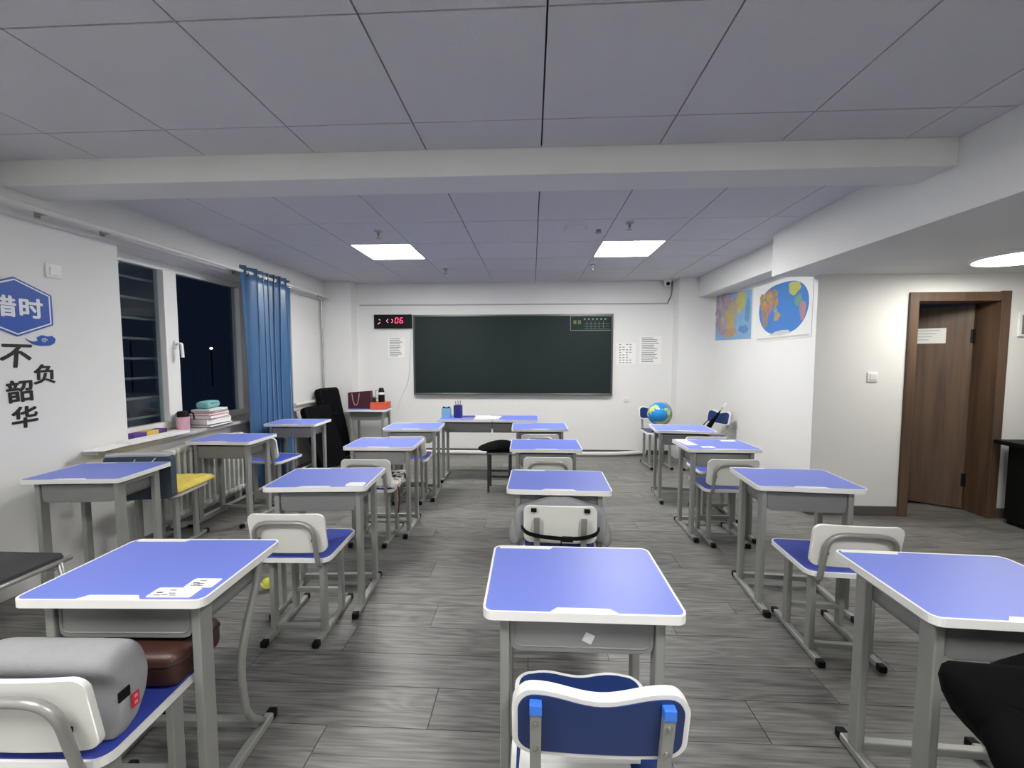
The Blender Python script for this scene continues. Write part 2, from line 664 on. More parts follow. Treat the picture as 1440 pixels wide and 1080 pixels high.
# ------------------------------------------------------------------ window
win = struct(thing('window_1', 'white framed window onto the night', 'window'))
del win['category'], win['label']
XG = -3.2
def framebar(name, y0, y1, z0, z1, d=0.07, par=win, xo=0.0):
    return obj(name, bx(XG - d / 2 + xo, XG + d / 2 + xo, y0, y1, z0, z1, 0.004), M_EDGE, par)
framebar('window_frame', WY0, WY1, 2.135, WZ1)
framebar('window_frame', WY0, WY1, WZ0 + 0.02, WZ0 + 0.085)
framebar('window_frame', WY0, WY0 + 0.075, WZ0 + 0.085, 2.135)
framebar('window_frame', WY1 - 0.075, WY1, WZ0 + 0.085, 2.135)
framebar('mullion', 3.39, 3.52, WZ0 + 0.085, 2.135, 0.09, xo=0.01)
framebar('mullion', 4.30, 4.42, WZ0 + 0.085, 2.135, 0.09, xo=0.01)
for a, b_ in ((WY0 + 0.075, 3.39), (3.52, 4.30), (4.42, WY1 - 0.075)):
    obj('pane', bx(XG - 0.004, XG + 0.004, a, b_, WZ0 + 0.085, 2.135), M_GLASS, win)
hb = new_bm()
box(hb, (XG + 0.062, 3.475, 1.50), (0.016, 0.03, 0.07), 0.004)
sweep(hb, fillet([(XG + 0.065, 3.475, 1.515), (XG + 0.115, 3.475, 1.515), (XG + 0.118, 3.478, 1.39)], 0.02, 5), [(0.011, 0.007), (-0.011, 0.007), (-0.011, -0.007), (0.011, -0.007)])
obj('window_handle', hb, M_EDGE, win, smooth=True)
sill = struct(obj('trim_1', bx(XW - 0.16, -2.882, WY0 - 0.32, WY1 + 0.02, 0.735, 0.765, 0.006), mat('grey_stone_sill', (178, 174, 170), 0.45, var=0.12, scale=14)))

# steel bars and two lamps outside
grille = thing('window_grille', 'dark horizontal bars outside the window pane beside the wall lettering', 'grille', (-3.27, 2.9, 0.745))
for k in range(8):
    b = new_bm()
    tube(b, [(0, -0.03, 0.165 * k + 0.14), (0, 0.60, 0.165 * k + 0.14)], 0.011, 8)
    obj('bar', b, mat('galvanised_bar', (120, 122, 120), 0.6, 0.0), grille)
for yy in (-0.014, 0.59):
    obj('upright', bx(-0.012, 0.012, yy - 0.012, yy + 0.012, 0.0, 1.455), mat('galvanised_bar', (150, 152, 150)), grille)
for p, r_, lb in (((-16.0, 15.63, 2.18), 0.05, 'small lit lamp head far outside behind the barred pane'), ((-16.0, 19.75, 1.89), 0.05, 'small lit lamp head far outside behind the unbarred pane')):
    t = thing('street_lamp', lb, 'lamp', (p[0], p[1], 0))
    b = new_bm(); tube(b, [(0, 0, 0), (0, 0, p[2] - 0.02)], 0.03, 8)
    obj('post', b, M_CAP, t)
    b = new_bm(); lathe(b, [(0, -0.04), (0.05, -0.03), (0.06, 0), (0.04, 0.03), (0, 0.035)], 12, (0, 0, p[2]))
    obj('lamp_head', b, emit_mat('street_lamp_glow', (255, 246, 226), 14), t)

# ------------------------------------------------------------------ door
door = struct(thing('door_1', 'x', 'x'))
del door['category'], door['label']
obj('door_frame', bx(DX0, DX0 + 0.075, YD - 0.02, YD + 0.21, 0, DZ - 0.07, 0.004), M_WOOD, door)
obj('door_frame', bx(DX1 - 0.075, DX1, YD - 0.02, YD + 0.21, 0, DZ + 0.008, 0.004), M_WOOD, door)
obj('door_frame', bx(DX0, DX1 - 0.075, YD - 0.018, YD + 0.21, DZ - 0.075, DZ, 0.004), M_WOOD, door)
ang = math.radians(-36)
leaf = obj('door_leaf', bx(-0.655, 0, -0.02, 0.02, 0.012, 1.855, 0.003), M_WOOD, door, loc=(DX1 - 0.078, YD + 0.19, 0), rot=(0, 0, ang))
for z in (0.28, 1.58):
    b = new_bm()
    box(b, (-0.002, -0.022, z), (0.03, 0.008, 0.12), 0.002)
    tube(b, [(0.004, -0.028, z - 0.06), (0.004, -0.028, z + 0.06)], 0.008, 8)
    obj('hinge', b, M_CAP, leaf)
for s in (-1, 1):
    b = new_bm()
    lathe(b, [(0.026, 0), (0.026, 0.008), (0.012, 0.01), (0.012, 0.04)], 14)
    bmesh.ops.rotate(b, cent=(0, 0, 0), matrix=Matrix.Rotation(PI / 2 * s, 3, 'X'), verts=b.verts)
    bmesh.ops.translate(b, vec=(-0.6, -0.02 * s * 1.0, 1.0), verts=b.verts)
    box(b, (-0.55, -0.058 * s, 1.0), (0.12, 0.014, 0.02), 0.005)
    obj('door_handle', b, M_SCREW, leaf, smooth=True)
nt_ = obj('notice_sheet', bx(-0.40, -0.17, -0.0225, -0.0205, 1.52, 1.66), M_PAPER, leaf)
for k in range(4):
    obj('print_line', bx(-0.39, -0.39 + 0.2 * (0.9 - 0.12 * k), -0.0232, -0.0224, 1.635 - 0.028 * k, 1.643 - 0.028 * k), mat('faded_print', (188, 196, 204), 0.8), nt_)

# ------------------------------------------------------------------ lights
def panel_light(i, p):
    lab = ['square white LED panel in the ceiling beside the window curtain',
           'square white LED panel in the ceiling beside the smoke detector',
           'square white LED panel in the ceiling above the rear of the room, window side',
           'square white LED panel in the ceiling above the rear of the room, door side'][i]
    t = thing('ceiling_light', lab, 'light', ((p[0] + p[1]) / 2, (p[2] + p[3]) / 2, ZC), 0, 'LED ceiling panels')
    w = 0.596
    b = new_bm()
    for a, c in (((0, w / 2 - 0.008, 0.006), (w, 0.016, 0.016)), ((0, -w / 2 + 0.008, 0.006), (w, 0.016, 0.016)),
                 ((w / 2 - 0.008, 0, 0.006), (0.016, w - 0.032, 0.016)), ((-w / 2 + 0.008, 0, 0.006), (0.016, w - 0.032, 0.016))):
        box(b, a, c)
    obj('frame', b, M_EDGE, t)
    obj('diffuser', bx(-w / 2 + 0.016, w / 2 - 0.016, -w / 2 + 0.016, w / 2 - 0.016, 0.0, 0.006), M_PANEL, t)
for i, p in enumerate(panels):
    panel_light(i, p)
t = thing('round_ceiling_light', 'round white flush light on the low ceiling near the wooden door', 'light', (3.42, 3.03, ZL))
b = new_bm(); lathe(b, [(0.29, 0), (0.29, -0.02), (0.275, -0.024), (0.275, -0.012), (0, -0.012)], 40)
obj('rim', b, M_EDGE, t, smooth=True)
b = new_bm(); lathe(b, [(0.274, -0.014), (0.272, -0.026), (0.2, -0.034), (0, -0.038)], 40)
obj('diffuser', b, M_ROUND, t, smooth=True)

# ------------------------------------------------------------------ student desk
DW, DD, DH = 0.548, 0.392, 0.70
def rim(bm, w, d, r, z0, z1, iw):
    o_ = rrect(w, d, r)
    i_ = rrect(w - 2 * iw, d - 2 * iw, max(r - iw, 0.004))
    n = len(o_)
    R = [[bm.verts.new((x, y, z)) for x, y in pl] for pl, z in ((o_, z0), (o_, z1), (i_, z1), (i_, z0))]
    for a in range(4):
        A, B = R[a], R[(a + 1) % 4]
        for j in range(n):
            bm.faces.new((A[j], A[(j + 1) % n], B[(j + 1) % n], B[j]))

def leg_caps(bar, x, y0, y1, z, s=0.031):
    for yy, sg in ((y0, -1), (y1, 1)):
        b = new_bm()
        box(b, (x, yy + sg * 0.008, z), (s + 0.004, 0.03, s + 0.004), 0.005)
        obj('end_cap', b, M_CAP, bar)

def make_desk(name, label, group, W=DW, curved=False):
    t = thing(name, label, 'desk', group=group)
    b = new_bm(); prism(b, rrect(W - 0.012, DD - 0.012, 0.023), DH - 0.022, DH + 0.0005)
    top = obj('desktop', b, M_BLUE, t)
    b = new_bm(); rim(b, W, DD, 0.028, DH - 0.023, DH + 0.0012, 0.0065)
    es = [e for e in b.edges if all(abs(v.co.z - (DH + 0.0015)) < 1e-6 for v in e.verts)]
    obj('edging', b, M_EDGE, top)
    # white grip on the seat side and pen strip at the far edge
    g = W * 0.17
    b = new_bm(); prism(b, [(-g, -DD / 2 + 0.005), (g, -DD / 2 + 0.005), (g - 0.022, -DD / 2 + 0.026), (-g + 0.022, -DD / 2 + 0.026)], DH - 0.004, DH + 0.0016)
    obj('front_grip', b, M_EDGE, top)
    b = new_bm(); prism(b, [(-W / 2 + 0.02, DD / 2 - 0.022), (-W / 2 + 0.02 + W * 0.33, DD / 2 - 0.022), (-W / 2 + 0.03 + W * 0.33, DD / 2 - 0.006), (-W / 2 + 0.02, DD / 2 - 0.006)], DH - 0.004, DH + 0.0016)
    obj('pen_strip', b, M_EDGE, top)
    # steel book tray, open towards the seat
    tw = W - 0.148
    prof = [(-tw / 2, DH - 0.034), (-tw / 2, DH - 0.125), (-tw / 2 + 0.02, DH - 0.147), (tw / 2 - 0.02, DH - 0.147), (tw / 2, DH - 0.125), (tw / 2, DH - 0.034)]
    pf = fillet([(x, 0, z) for x, z in prof], 0.02, 4)
    b = new_bm()
    th = 0.003
    y0, y1 = -DD / 2 + 0.055, DD / 2 - 0.045
    def ring(sc_, yy):
        return [b.verts.new((p.x * sc_, yy, DH - 0.034 + (p.z - DH + 0.034) * (1 - (1 - sc_) * 1.2))) for p in pf]
    A, B = ring(1, y0), ring(1, y1)
    C_, D_ = ring(0.982, y0), ring(0.982, y1 - 0.004)
    n = len(pf)
    for i in range(n - 1):
        b.faces.new((A[i], A[i + 1], B[i + 1], B[i]))
        b.faces.new((C_[i + 1], C_[i], D_[i], D_[i + 1]))
        b.faces.new((A[i + 1], A[i], C_[i], C_[i + 1]))
    b.faces.new(B)
    b.faces.new(D_[::-1])
    b.faces.new((A[0], B[0], D_[0], C_[0]))
    b.faces.new((A[-1], C_[-1], D_[-1], B[-1]))
    tray = obj('book_tray', b, M_TRAY, t, smooth=True)
    b = new_bm()
    fp = [(-tw / 2 + 0.003, DH - 0.045), (-tw / 2 + 0.003, DH - 0.144), (tw / 2 - 0.003, DH - 0.144), (tw / 2 - 0.003, DH - 0.045)]
    ff = fillet([(x, 0, z) for x, z in fp], 0.024, 5)
    prism(b, [(p.x, p.z) for p in ff], y0 - 0.002, y0 + 0.004, lambda a, c, z: Vector((a, z, c)))
    fr_ = obj('tray_front', b, M_TRAY, tray)
    b = new_bm()
    tube(b, [(p.x * 0.955, y0 - 0.002, DH - 0.045 + (p.z - DH + 0.045) * 0.86) for p in ff], 0.0025, 6)
    obj('pressed_bead', b, M_TRAY, fr_)
    # side frames
    lx = W / 2 - 0.058
    for s in (-1, 1):
        x = s * lx
        obj('leg', bx(x - 0.0135, x + 0.0135, -0.152, -0.102, 0.028, DH - 0.026, 0.004), M_STEEL, t)
        if curved:
            b = new_bm()
            sweep(b, fillet([(x, 0.15, DH - 0.04), (x, 0.135, DH - 0.12), (x, 0.02, 0.36), (x, 0.05, 0.13), (x, 0.13, 0.04)], 0.12, 8), circ(0.0125, 10))
            obj('leg', b, M_STEEL, t, smooth='all')
        else:
            obj('leg', bx(x - 0.0135, x + 0.0135, 0.100, 0.142, 0.028, DH - 0.026, 0.004), M_STEEL, t)
        bar = obj('foot_bar', bx(x - 0.0155, x + 0.0155, -0.215, 0.180, 0.004, 0.032, 0.005), M_STEEL, t)
        leg_caps(bar, x, -0.215, 0.180, 0.0165, 0.029)
        obj('side_rail', bx(x - 0.012, x + 0.012, -0.11, 0.11, DH - 0.062, DH - 0.026, 0.003), M_STEEL, t)
    obj('cross_bar', bx(-lx, lx, 0.10, 0.128, 0.04, 0.068, 0.004), M_STEEL, t)
    return t

G_D = 'blue-topped student desks in rows'
DESKS = {
 'c2': (0.146, 2.272, -1.3, 'blue-topped school desk at the chair with the grey wing-shaped cushion'),
 'c3': (0.106, 3.225, 0.6, 'blue-topped school desk two places from the teacher table, behind the desk beside the stool'),
 'c4': (0.076, 4.105, 0.7, 'blue-topped school desk just in front of the teacher table, with the stool beside it'),
 'r2': (1.492, 2.38, -4.4, 'blue-topped school desk standing nearest the wooden door and light switch'),
 'r3': (1.452, 3.29, 0.3, 'blue-topped school desk with white stickers over its corners, near the maps'),
 'r4': (1.468, 4.07, -5.5, 'blue-topped school desk in front of the globe'),
 'l2': (-1.166, 2.262, 4.3, 'blue-topped school desk with one white corner sticker, behind the empty white-backed chair'),
 'l3': (-1.186, 3.236, 1.5, 'blue-topped school desk with the patterned seat cushion tucked under it'),
 'l4': (-1.18, 4.05, 3.1, 'blue-topped school desk between the teacher table and the black cases'),
 'w1': (-2.62, 2.33, 5.6, 'blue-topped school desk against the wall below the black lettering'),
 'w2': (-2.57, 3.37, 0.0, 'blue-topped school desk in front of the ribbed radiator'),
 'w3': (-2.515, 4.27, 2.7, 'blue-topped school desk beside the blue curtain'),
 'k1': (-2.21, 5.48, 0.0, 'blue-topped school desk in the front corner carrying the maroon bag and orange box'),
 'r1': (1.338, 1.268, -2.7, 'blue-topped school desk with the black jacket hanging at it'),
}
proto = make_desk('school_desk', 'blue-topped school desk with a clear sticker on its book tray', G_D)
proto.location = (0.141, 1.253, 0)
proto.rotation_euler = (0, 0, math.radians(0.2))
for k, (x, y, a, lb) in DESKS.items():
    dup(proto, (x, y, 0), math.radians(a), lb, G_D)
l1 = make_desk('school_desk', 'blue-topped school desk with bowed rear legs and white label stickers in one corner', G_D, curved=True)
l1.location = (-1.205, 1.25, 0)
l1.rotation_euler = (0, 0, math.radians(2.4))
tt = make_desk('teacher_table', 'long blue-topped table at the blackboard end with papers on it', None, W=1.13)
tt.location = (-0.49, 4.66, 0)

# ------------------------------------------------------------------ chairs, white shell type
def make_chair(label, group):
    t = thing('school_chair', label, 'chair', group=group)
    SW, SD, SH = 0.37, 0.35, 0.425
    b = new_bm(); prism(b, rrect(SW - 0.014, SD - 0.014, 0.036), SH - 0.018, SH + 0.0005)
    seat = obj('seat', b, M_SEATB, t)
    b = new_bm(); rim(b, SW, SD, 0.042, SH - 0.02, SH + 0.001, 0.0072)
    obj('edging', b, M_EDGE, seat)
    b = new_bm()
    yf = lambda x, z: -0.185 - (z - 0.46) * 0.16 + 0.55 * (0 - 0) + 0.35 * x * x
    plate(b, 0.362, 0.198, 0.034, 0.014, 0.458, yf, 26, None, 4)
    back = obj('backrest', b, M_SHELL, t, smooth=True)
    bv = back.modifiers.new('bev', 'BEVEL'); bv.width = 0.004; bv.segments = 2; bv.angle_limit = math.radians(50)
    b = new_bm()
    yt = lambda z: -0.197 - (z - 0.46) * 0.16
    sweep(b, fillet([(-0.14, -0.04, 0.395), (-0.142, -0.185, 0.395), (-0.14, yt(0.44), 0.44), (-0.138, yt(0.628) - 0.006, 0.622), (0.138, yt(0.628) - 0.006, 0.622), (0.14, yt(0.44), 0.44), (0.142, -0.185, 0.395), (0.14, -0.04, 0.395)], 0.075, 7), circ(0.0115, 10))
    obj('back_tube', b, M_TUBE, t, smooth='all')
    for s in (-1, 1):
        b = new_bm()
        for z in (0.53,):
            box(b, (s * 0.132, yt(z) + 0.004, z), (0.022, 0.016, 0.016), 0.003)
        obj('back_clip', b, M_CAP, t)
    for s in (-1, 1):
        x = s * 0.125
        for yy in (-0.105, 0.09):
            obj('leg', bx(x - 0.0125, x + 0.0125, yy - 0.02, yy + 0.02, 0.026, SH - 0.02, 0.005), M_STEEL, t)
        bar = obj('foot_bar', bx(x - 0.0145, x + 0.0145, -0.185, 0.19, 0.004, 0.03, 0.005), M_STEEL, t)
        leg_caps(bar, x, -0.185, 0.19, 0.016, 0.027)
        obj('seat_rail', bx(x - 0.012, x + 0.012, -0.15, 0.14, SH - 0.042, SH - 0.0195, 0.003), M_STEEL, t)
    obj('cross_bar', bx(-0.125, 0.125, -0.118, -0.094, 0.036, 0.06, 0.004), M_STEEL, t)
    obj('cross_bar', bx(-0.125, 0.125, 0.078, 0.102, 0.11, 0.134, 0.004), M_STEEL, t)
    return t

G_C = 'white-backed student chairs'
ch0 = make_chair('white-backed school chair standing clear with an empty blue seat, near the bowed-leg desk', G_C)
ch0.location = (-1.158, 2.02, 0)
ch0.rotation_euler = (0, 0, math.radians(2))
CH = {
 'l1': (-1.20, 1.03, 2.4, 'white-backed school chair with a thick grey foam cushion and brown leather cushion'),
 'r1': (1.47, 0.90, -2.7, 'white-backed school chair under the black jacket'),
 'r2': (1.435, 2.005, -4, 'white-backed school chair with an empty blue seat, beside the desk nearest the door'),
 'c2': (0.145, 2.185, -1, 'white-backed school chair with a grey wing-shaped cushion buckled on by a black strap'),
 'l3': (-1.196, 3.05, 0, 'white-backed school chair carrying the patterned seat cushion'),
 'c3': (0.12, 3.18, 0, 'white-backed school chair tucked in two places back from the teacher table'),
 'r3': (1.452, 3.175, 0.3, 'white-backed school chair at the desk covered in stickers'),
 'l4': (-1.184, 3.93, 3, 'white-backed school chair tucked under the desk beside the teacher table'),
 'c4': (0.078, 4.10, 0.7, 'white-backed school chair tucked under the desk in front of the teacher table'),
 'r4': (1.605, 3.635, 180, 'white-backed school chair turned away from the blackboard between the stickered desk and the globe'),
 'w2': (-2.69, 2.85, 7, 'white-backed school chair with a yellow seat cushion by the radiator'),
 'w3': (-2.49, 3.80, -6, 'white-backed school chair with an empty seat beside the blue curtain'),
}
CHO = {}
for k, (x, y, a, lb) in CH.items():
    CHO[k] = dup(ch0, (x, y, 0), math.radians(a), lb, G_C)

_c2 = CHO['c2']
for ch_ in list(_c2.children):
    if ch_.name.startswith('back_tube') or ch_.name.startswith('back_clip'):
        bpy.data.objects.remove(ch_)
for s_ in (-1, 1):
    b = new_bm()
    sweep(b, fillet([(s_ * 0.115, 0.0, 0.395), (s_ * 0.115, -0.185, 0.395), (s_ * 0.115, -0.203, 0.46), (s_ * 0.115, -0.226, 0.60)], 0.03, 4), [(0.014, 0.005), (-0.014, 0.005), (-0.014, -0.005), (0.014, -0.005)])
    up_ = obj('back_upright', b, M_TUBE, _c2)
    b = new_bm(); box(b, (s_ * 0.13, -0.216, 0.637), (0.028, 0.014, 0.018), 0.002)
    obj('clip', b, M_CAP, up_)

# ------------------------------------------------------------------ chairs, navy wave-back type
def make_wave(label, group):
    t = thing('wave_back_chair', label, 'chair', group=group)
    SH = 0.46
    wave = lambda x: 0.010 * math.cos(2 * PI * x / 0.24 + PI) * (1 if abs(x) < 0.15 else max(0, 1 - (abs(x) - 0.15) / 0.025))
    # seat: wavy front board, white rim
    def seat_poly(g):
        pl = []
        w, d, r = 0.36 - 2 * g, 0.36 - 2 * g, 0.05 - g
        base = rrect(w, d, r, 6)
        out = []
        n = len(base)
        for i in range(n):
            a, c = base[i], base[(i + 1) % n]
            out.append(a)
            if abs(a[1] - c[1]) < 1e-6 and a[1] > 0 and abs(a[0] - c[0]) > 0.05:
                for k in range(1, 16):
                    u = k / 16
                    x = a[0] + (c[0] - a[0]) * u
                    out.append((x, a[1] + 0.012 * math.sin(PI * u) ** 0.5 * math.cos(2 * PI * x / 0.22 + PI) * 0.8))
        return out
    b = new_bm(); prism(b, seat_poly(0.0), SH - 0.02, SH - 0.001)
    rim_ = obj('edging', b, M_EDGE, t)
    b = new_bm(); prism(b, seat_poly(0.012), SH - 0.004, SH + 0.001)
    seat = obj('seat', b, M_NAVY, t)
    rim_.parent = seat
    yf = lambda x, z: -0.185 - (z - 0.5) * 0.18 + 0.25 * x * x
    b = new_bm(); plate(b, 0.345, 0.15, 0.04, 0.024, 0.585, yf, 34, wave, 3)
    be = obj('edging', b, M_EDGE, t, smooth=True)
    bv = be.modifiers.new('bev', 'BEVEL'); bv.width = 0.006; bv.segments = 3; bv.angle_limit = math.radians(50)
    yf2 = lambda x, z: yf(x, z) - 0.002
    b = new_bm(); plate(b, 0.322, 0.127, 0.032, 0.028, 0.5965, yf2, 34, wave, 3)
    back = obj('backrest', b, M_NAVY, t, smooth=True)
    be.parent = back
    for s in (-1, 1):
        x = s * 0.126
        yb = lambda z: yf(x, z) - 0.011
        b = new_bm()
        sweep(b, fillet([(x, 0.14, SH - 0.03), (x, -0.16, SH - 0.03), (x, yb(0.5), 0.5), (x, yb(0.706), 0.706)], 0.04, 5), [(0.011, 0.007), (-0.011, 0.007), (-0.011, -0.007), (0.011, -0.007)])
        up = obj('back_upright', b, M_STEEL, t)
        b = new_bm(); box(b, (x, yb(0.711), 0.713), (0.024, 0.017, 0.022), 0.002)
        obj('upright_cap', b, M_BRIGHTB, up)
        for z in (0.684, 0.622):
            b = new_bm(); lathe(b, [(0.0055, 0), (0.005, 0.002), (0, 0.003)], 10)
            bmesh.ops.rotate(b, cent=(0, 0, 0), matrix=Matrix.Rotation(PI / 2, 3, 'X'), verts=b.verts)
            bmesh.ops.translate(b, vec=(x, yb(z) - 0.0085, z), verts=b.verts)
            obj('screw', b, M_SCREW, up)
        for yy in (-0.11, 0.11):
            obj('leg', bx(x - 0.0125, x + 0.0125, yy - 0.018, yy + 0.018, 0.026, SH - 0.02, 0.004), M_STEEL, t)
        bar = obj('foot_bar', bx(x - 0.0145, x + 0.0145, -0.19, 0.19, 0.004, 0.03, 0.005), M_STEEL, t)
        leg_caps(bar, x, -0.19, 0.19, 0.016, 0.027)
    obj('cross_bar', bx(-0.125, 0.125, -0.12, -0.1, 0.036, 0.06, 0.004), M_STEEL, t)
    return t
G_N = 'navy wave-back chairs'
wv0 = make_wave('navy wave-back chair with white rim and white sheets on its seat', G_N)
wv0.location = (0.135, 0.975, 0.0)
dup(wv0, (1.60, 5.28, 0), PI + 0.05, 'navy wave-back chair with the globe on its seat', G_N)
dup(wv0, (2.10, 5.02, 0), PI / 2 + 0.35, 'navy wave-back chair by the map wall with the umbrella on it', G_N)

# sheets on the near navy chair
for k, (dx, dy, a, lb) in enumerate(((0.0, 0.01, 0.04, 'white folded sheet lying on the navy chair seat, topmost'), (-0.02, -0.05, -0.05, 'white sheet lying on the navy chair seat under another sheet'))):
    b = new_bm(); box(b, (0, 0, 0), (0.25, 0.15, 0.012 if k == 0 else 0.006), 0.002)
    o = obj('paper_sheet', b, M_PAPER, loc=(0.12 + dx, 0.94 + dy, 0.461 + (0.0125 if k == 0 else 0.0035)), rot=(0, 0, a))
    tag(o, lb, 'paper', 'sheets on the navy chair')

# ------------------------------------------------------------------ black padded chair by the wall
t = thing('padded_chair', 'black padded chair with bent tube frame beside the wall', 'chair', (-2.42, 1.60, 0), 0.0)
b = new_bm(); prism(b, rrect(0.40, 0.40, 0.03), 0.415, 0.45, bev=0.01)
obj('seat', b, mat('black_vinyl', (52, 52, 54), 0.5, var=0.1), t, smooth=True)
for s in (-1, 1):
    b = new_bm()
    x = s * 0.205
    sweep(b, fillet([(x, -0.24, 0.80), (x, -0.19, 0.425), (x, 0.21, 0.425)], 0.04, 5), circ(0.011, 10))
    obj('side_tube', b, M_TUBE, t, smooth='all')
    b = new_bm()
    sweep(b, fillet([(x, -0.14, 0.425), (x, -0.20, 0.011), (x, 0.22, 0.011), (x, 0.16, 0.425)], 0.07, 6), circ(0.011, 10))
    obj('sled_leg', b, M_TUBE, t, smooth='all')
b = new_bm(); box(b, (0, 0.15, 0.40), (0.41, 0.02, 0.02), 0.004)
obj('cross_bar', b, M_TUBE, t)
b = new_bm(); plate(b, 0.38, 0.22, 0.03, 0.025, 0.58, lambda x, z: -0.215 - (z - 0.5) * 0.12, 20, None, 2)
obj('backrest', b, MATS['black_vinyl'], t, smooth=True)

# ------------------------------------------------------------------ cushions, bags and coats on the chairs
# grey foam back cushion of the chair at the bowed-leg desk
b = new_bm()
prof = [(0.0, 0.435), (0.03, 0.50), (0.022, 0.58), (-0.012, 0.625), (-0.005, 0.655), (0.03, 0.672), (0.075, 0.665), (0.105, 0.63), (0.122, 0.56), (0.11, 0.50), (0.075, 0.44), (0.04, 0.428)]
nX = 9
rings = []
for i in range(nX + 1):
    u = i / nX
    x = -0.185 + 0.37 * u
    e = min(u, 1 - u)
    k = 0.9 if e == 0 else 1.0
    cy_, cz_ = 0.055, 0.55
    rings.append([b.verts.new((x, cy_ + (y - cy_) * k, cz_ + (z - cz_) * (0.97 if e == 0 else 1.0))) for y, z in prof])
for A, B in zip(rings, rings[1:]):
    n = len(prof)
    for j in range(n):
        b.faces.new((A[j], A[(j + 1) % n], B[(j + 1) % n], B[j]))
b.faces.new(rings[0]); b.faces.new(rings[-1][::-1])
cu = thing('back_cushion', 'thick grey foam back cushion with a red tag, in front of a white chair back', 'cushion', (-1.192, 0.885, 0), math.radians(2))
o = obj('foam', b, M_GREYF, cu)
sub(o, 2)
b = new_bm(); box(b, (0.187, 0.052, 0.515), (0.003, 0.02, 0.036), 0.001)
obj('tag', b, M_REDL, cu)
b = new_bm(); box(b, (0.1885, 0.052, 0.524), (0.002, 0.008, 0.008)); box(b, (0.1885, 0.052, 0.508), (0.002, 0.008, 0.008))
obj('tag_print', b, mat('tag_print', (226, 140, 150), 0.7), cu)
b = new_bm(); box(b, (0.183, 0.028, 0.548), (0.004, 0.03, 0.026), 0.001)
obj('strap_slot', b, M_CAP, cu)

# brown leather seat cushion
b = new_bm(); box(b, (0, 0.03, 0.055), (0.30, 0.20, 0.105), 0.03, 3)
bl = thing('leather_cushion', 'brown leather seat cushion on the blue seat below the bowed-leg desk', 'cushion', (-1.165, 1.125, 0.427), math.radians(4))
obj('cushion_body', b, M_BROWNL, bl, smooth=True)
b = new_bm()
tube(b, [(p[0], p[1], 0.078) for p in rrect(0.305, 0.205, 0.04, 4, 0, 0.03)] + [(0.1525, 0.0925, 0.078)], 0.0035, 6)
obj('seam', b, mat('dark_brown_seam', (44, 26, 22), 0.6), bl)

# grey wing cushion, with strap and buckle
wc = thing('wing_cushion', 'grey wing-shaped back cushion strapped to a white chair back', 'cushion', (0.145, 2.02, 0), math.radians(-1))
def wing_top(x):
    return 0.045 * math.exp(-(x / 0.13) ** 2) * (1 + 0.35 * math.cos(2 * PI * x / 0.13 + PI) * math.exp(-(x / 0.06) ** 2) * 0.5) - 0.006 * (abs(x) / 0.2) ** 2
b = new_bm()
cols = []
NX, NR = 17, 10
for i in range(NX):
    u = -1 + 2 * i / (NX - 1)
    x = 0.235 * math.sin(u * PI / 2 * 0.98)
    zt = 0.632 + wing_top(x) - (0.07 if abs(u) == 1 else (0.015 if abs(u) > 0.8 else 0))
    zb = 0.44 + (0.05 if abs(u) == 1 else 0)
    th = 0.05 * (0.5 if abs(u) == 1 else 1)
    yc = 0.075 - 0.03 * (abs(x) / 0.235) ** 2.2
    ring_ = []
    for k in range(NR):
        a = 2 * PI * k / NR
        ca, sa = math.cos(a), math.sin(a)
        ring_.append(b.verts.new((x, yc + th * math.copysign(abs(ca) ** 0.7, ca), (zt + zb) / 2 + (zt - zb) / 2 * math.copysign(abs(sa) ** 0.7, sa))))
    cols.append(ring_)
for A, B in zip(cols, cols[1:]):
    for j in range(NR):
        b.faces.new((A[j], A[(j + 1) % NR], B[(j + 1) % NR], B[j]))
b.faces.new(cols[0]); b.faces.new(cols[-1][::-1])
sub(obj('padding', b, M_GREYF, wc), 2)
for s in (-1, 1):
    b = new_bm()
    tube(b, [(s * 0.215, 0.04, 0.56), (s * 0.232, 0.03, 0.51), (s * 0.238, 0.03, 0.46), (s * 0.225, 0.04, 0.43)], 0.028, 10)
    w_ = obj('side_wing', b, M_GREYF, wc)
    sub(w_, 1)
b = new_bm()
sp = [(-0.195, 0.0, 0.53), (-0.17, -0.062, 0.525), (-0.1, -0.075, 0.515), (0.0, -0.078, 0.508), (0.1, -0.075, 0.51), (0.17, -0.062, 0.525), (0.195, 0.0, 0.53)]
sweep(b, fillet(sp, 0.03, 4), [(0.002, 0.010), (-0.002, 0.010), (-0.002, -0.010), (0.002, -0.010)])
st = obj('strap', b, M_BLACKP, wc)
b = new_bm(); box(b, (0.03, -0.083, 0.509), (0.055, 0.012, 0.026), 0.003); box(b, (0.03, -0.091, 0.509), (0.02, 0.006, 0.018), 0.002)
obj('buckle', b, M_CAP, st)
b = new_bm(); tube(b, [(0.0, -0.082, 0.50), (0.0, -0.081, 0.44)], 0.003, 6)
obj('strap_end', b, M_BLACKP, st)

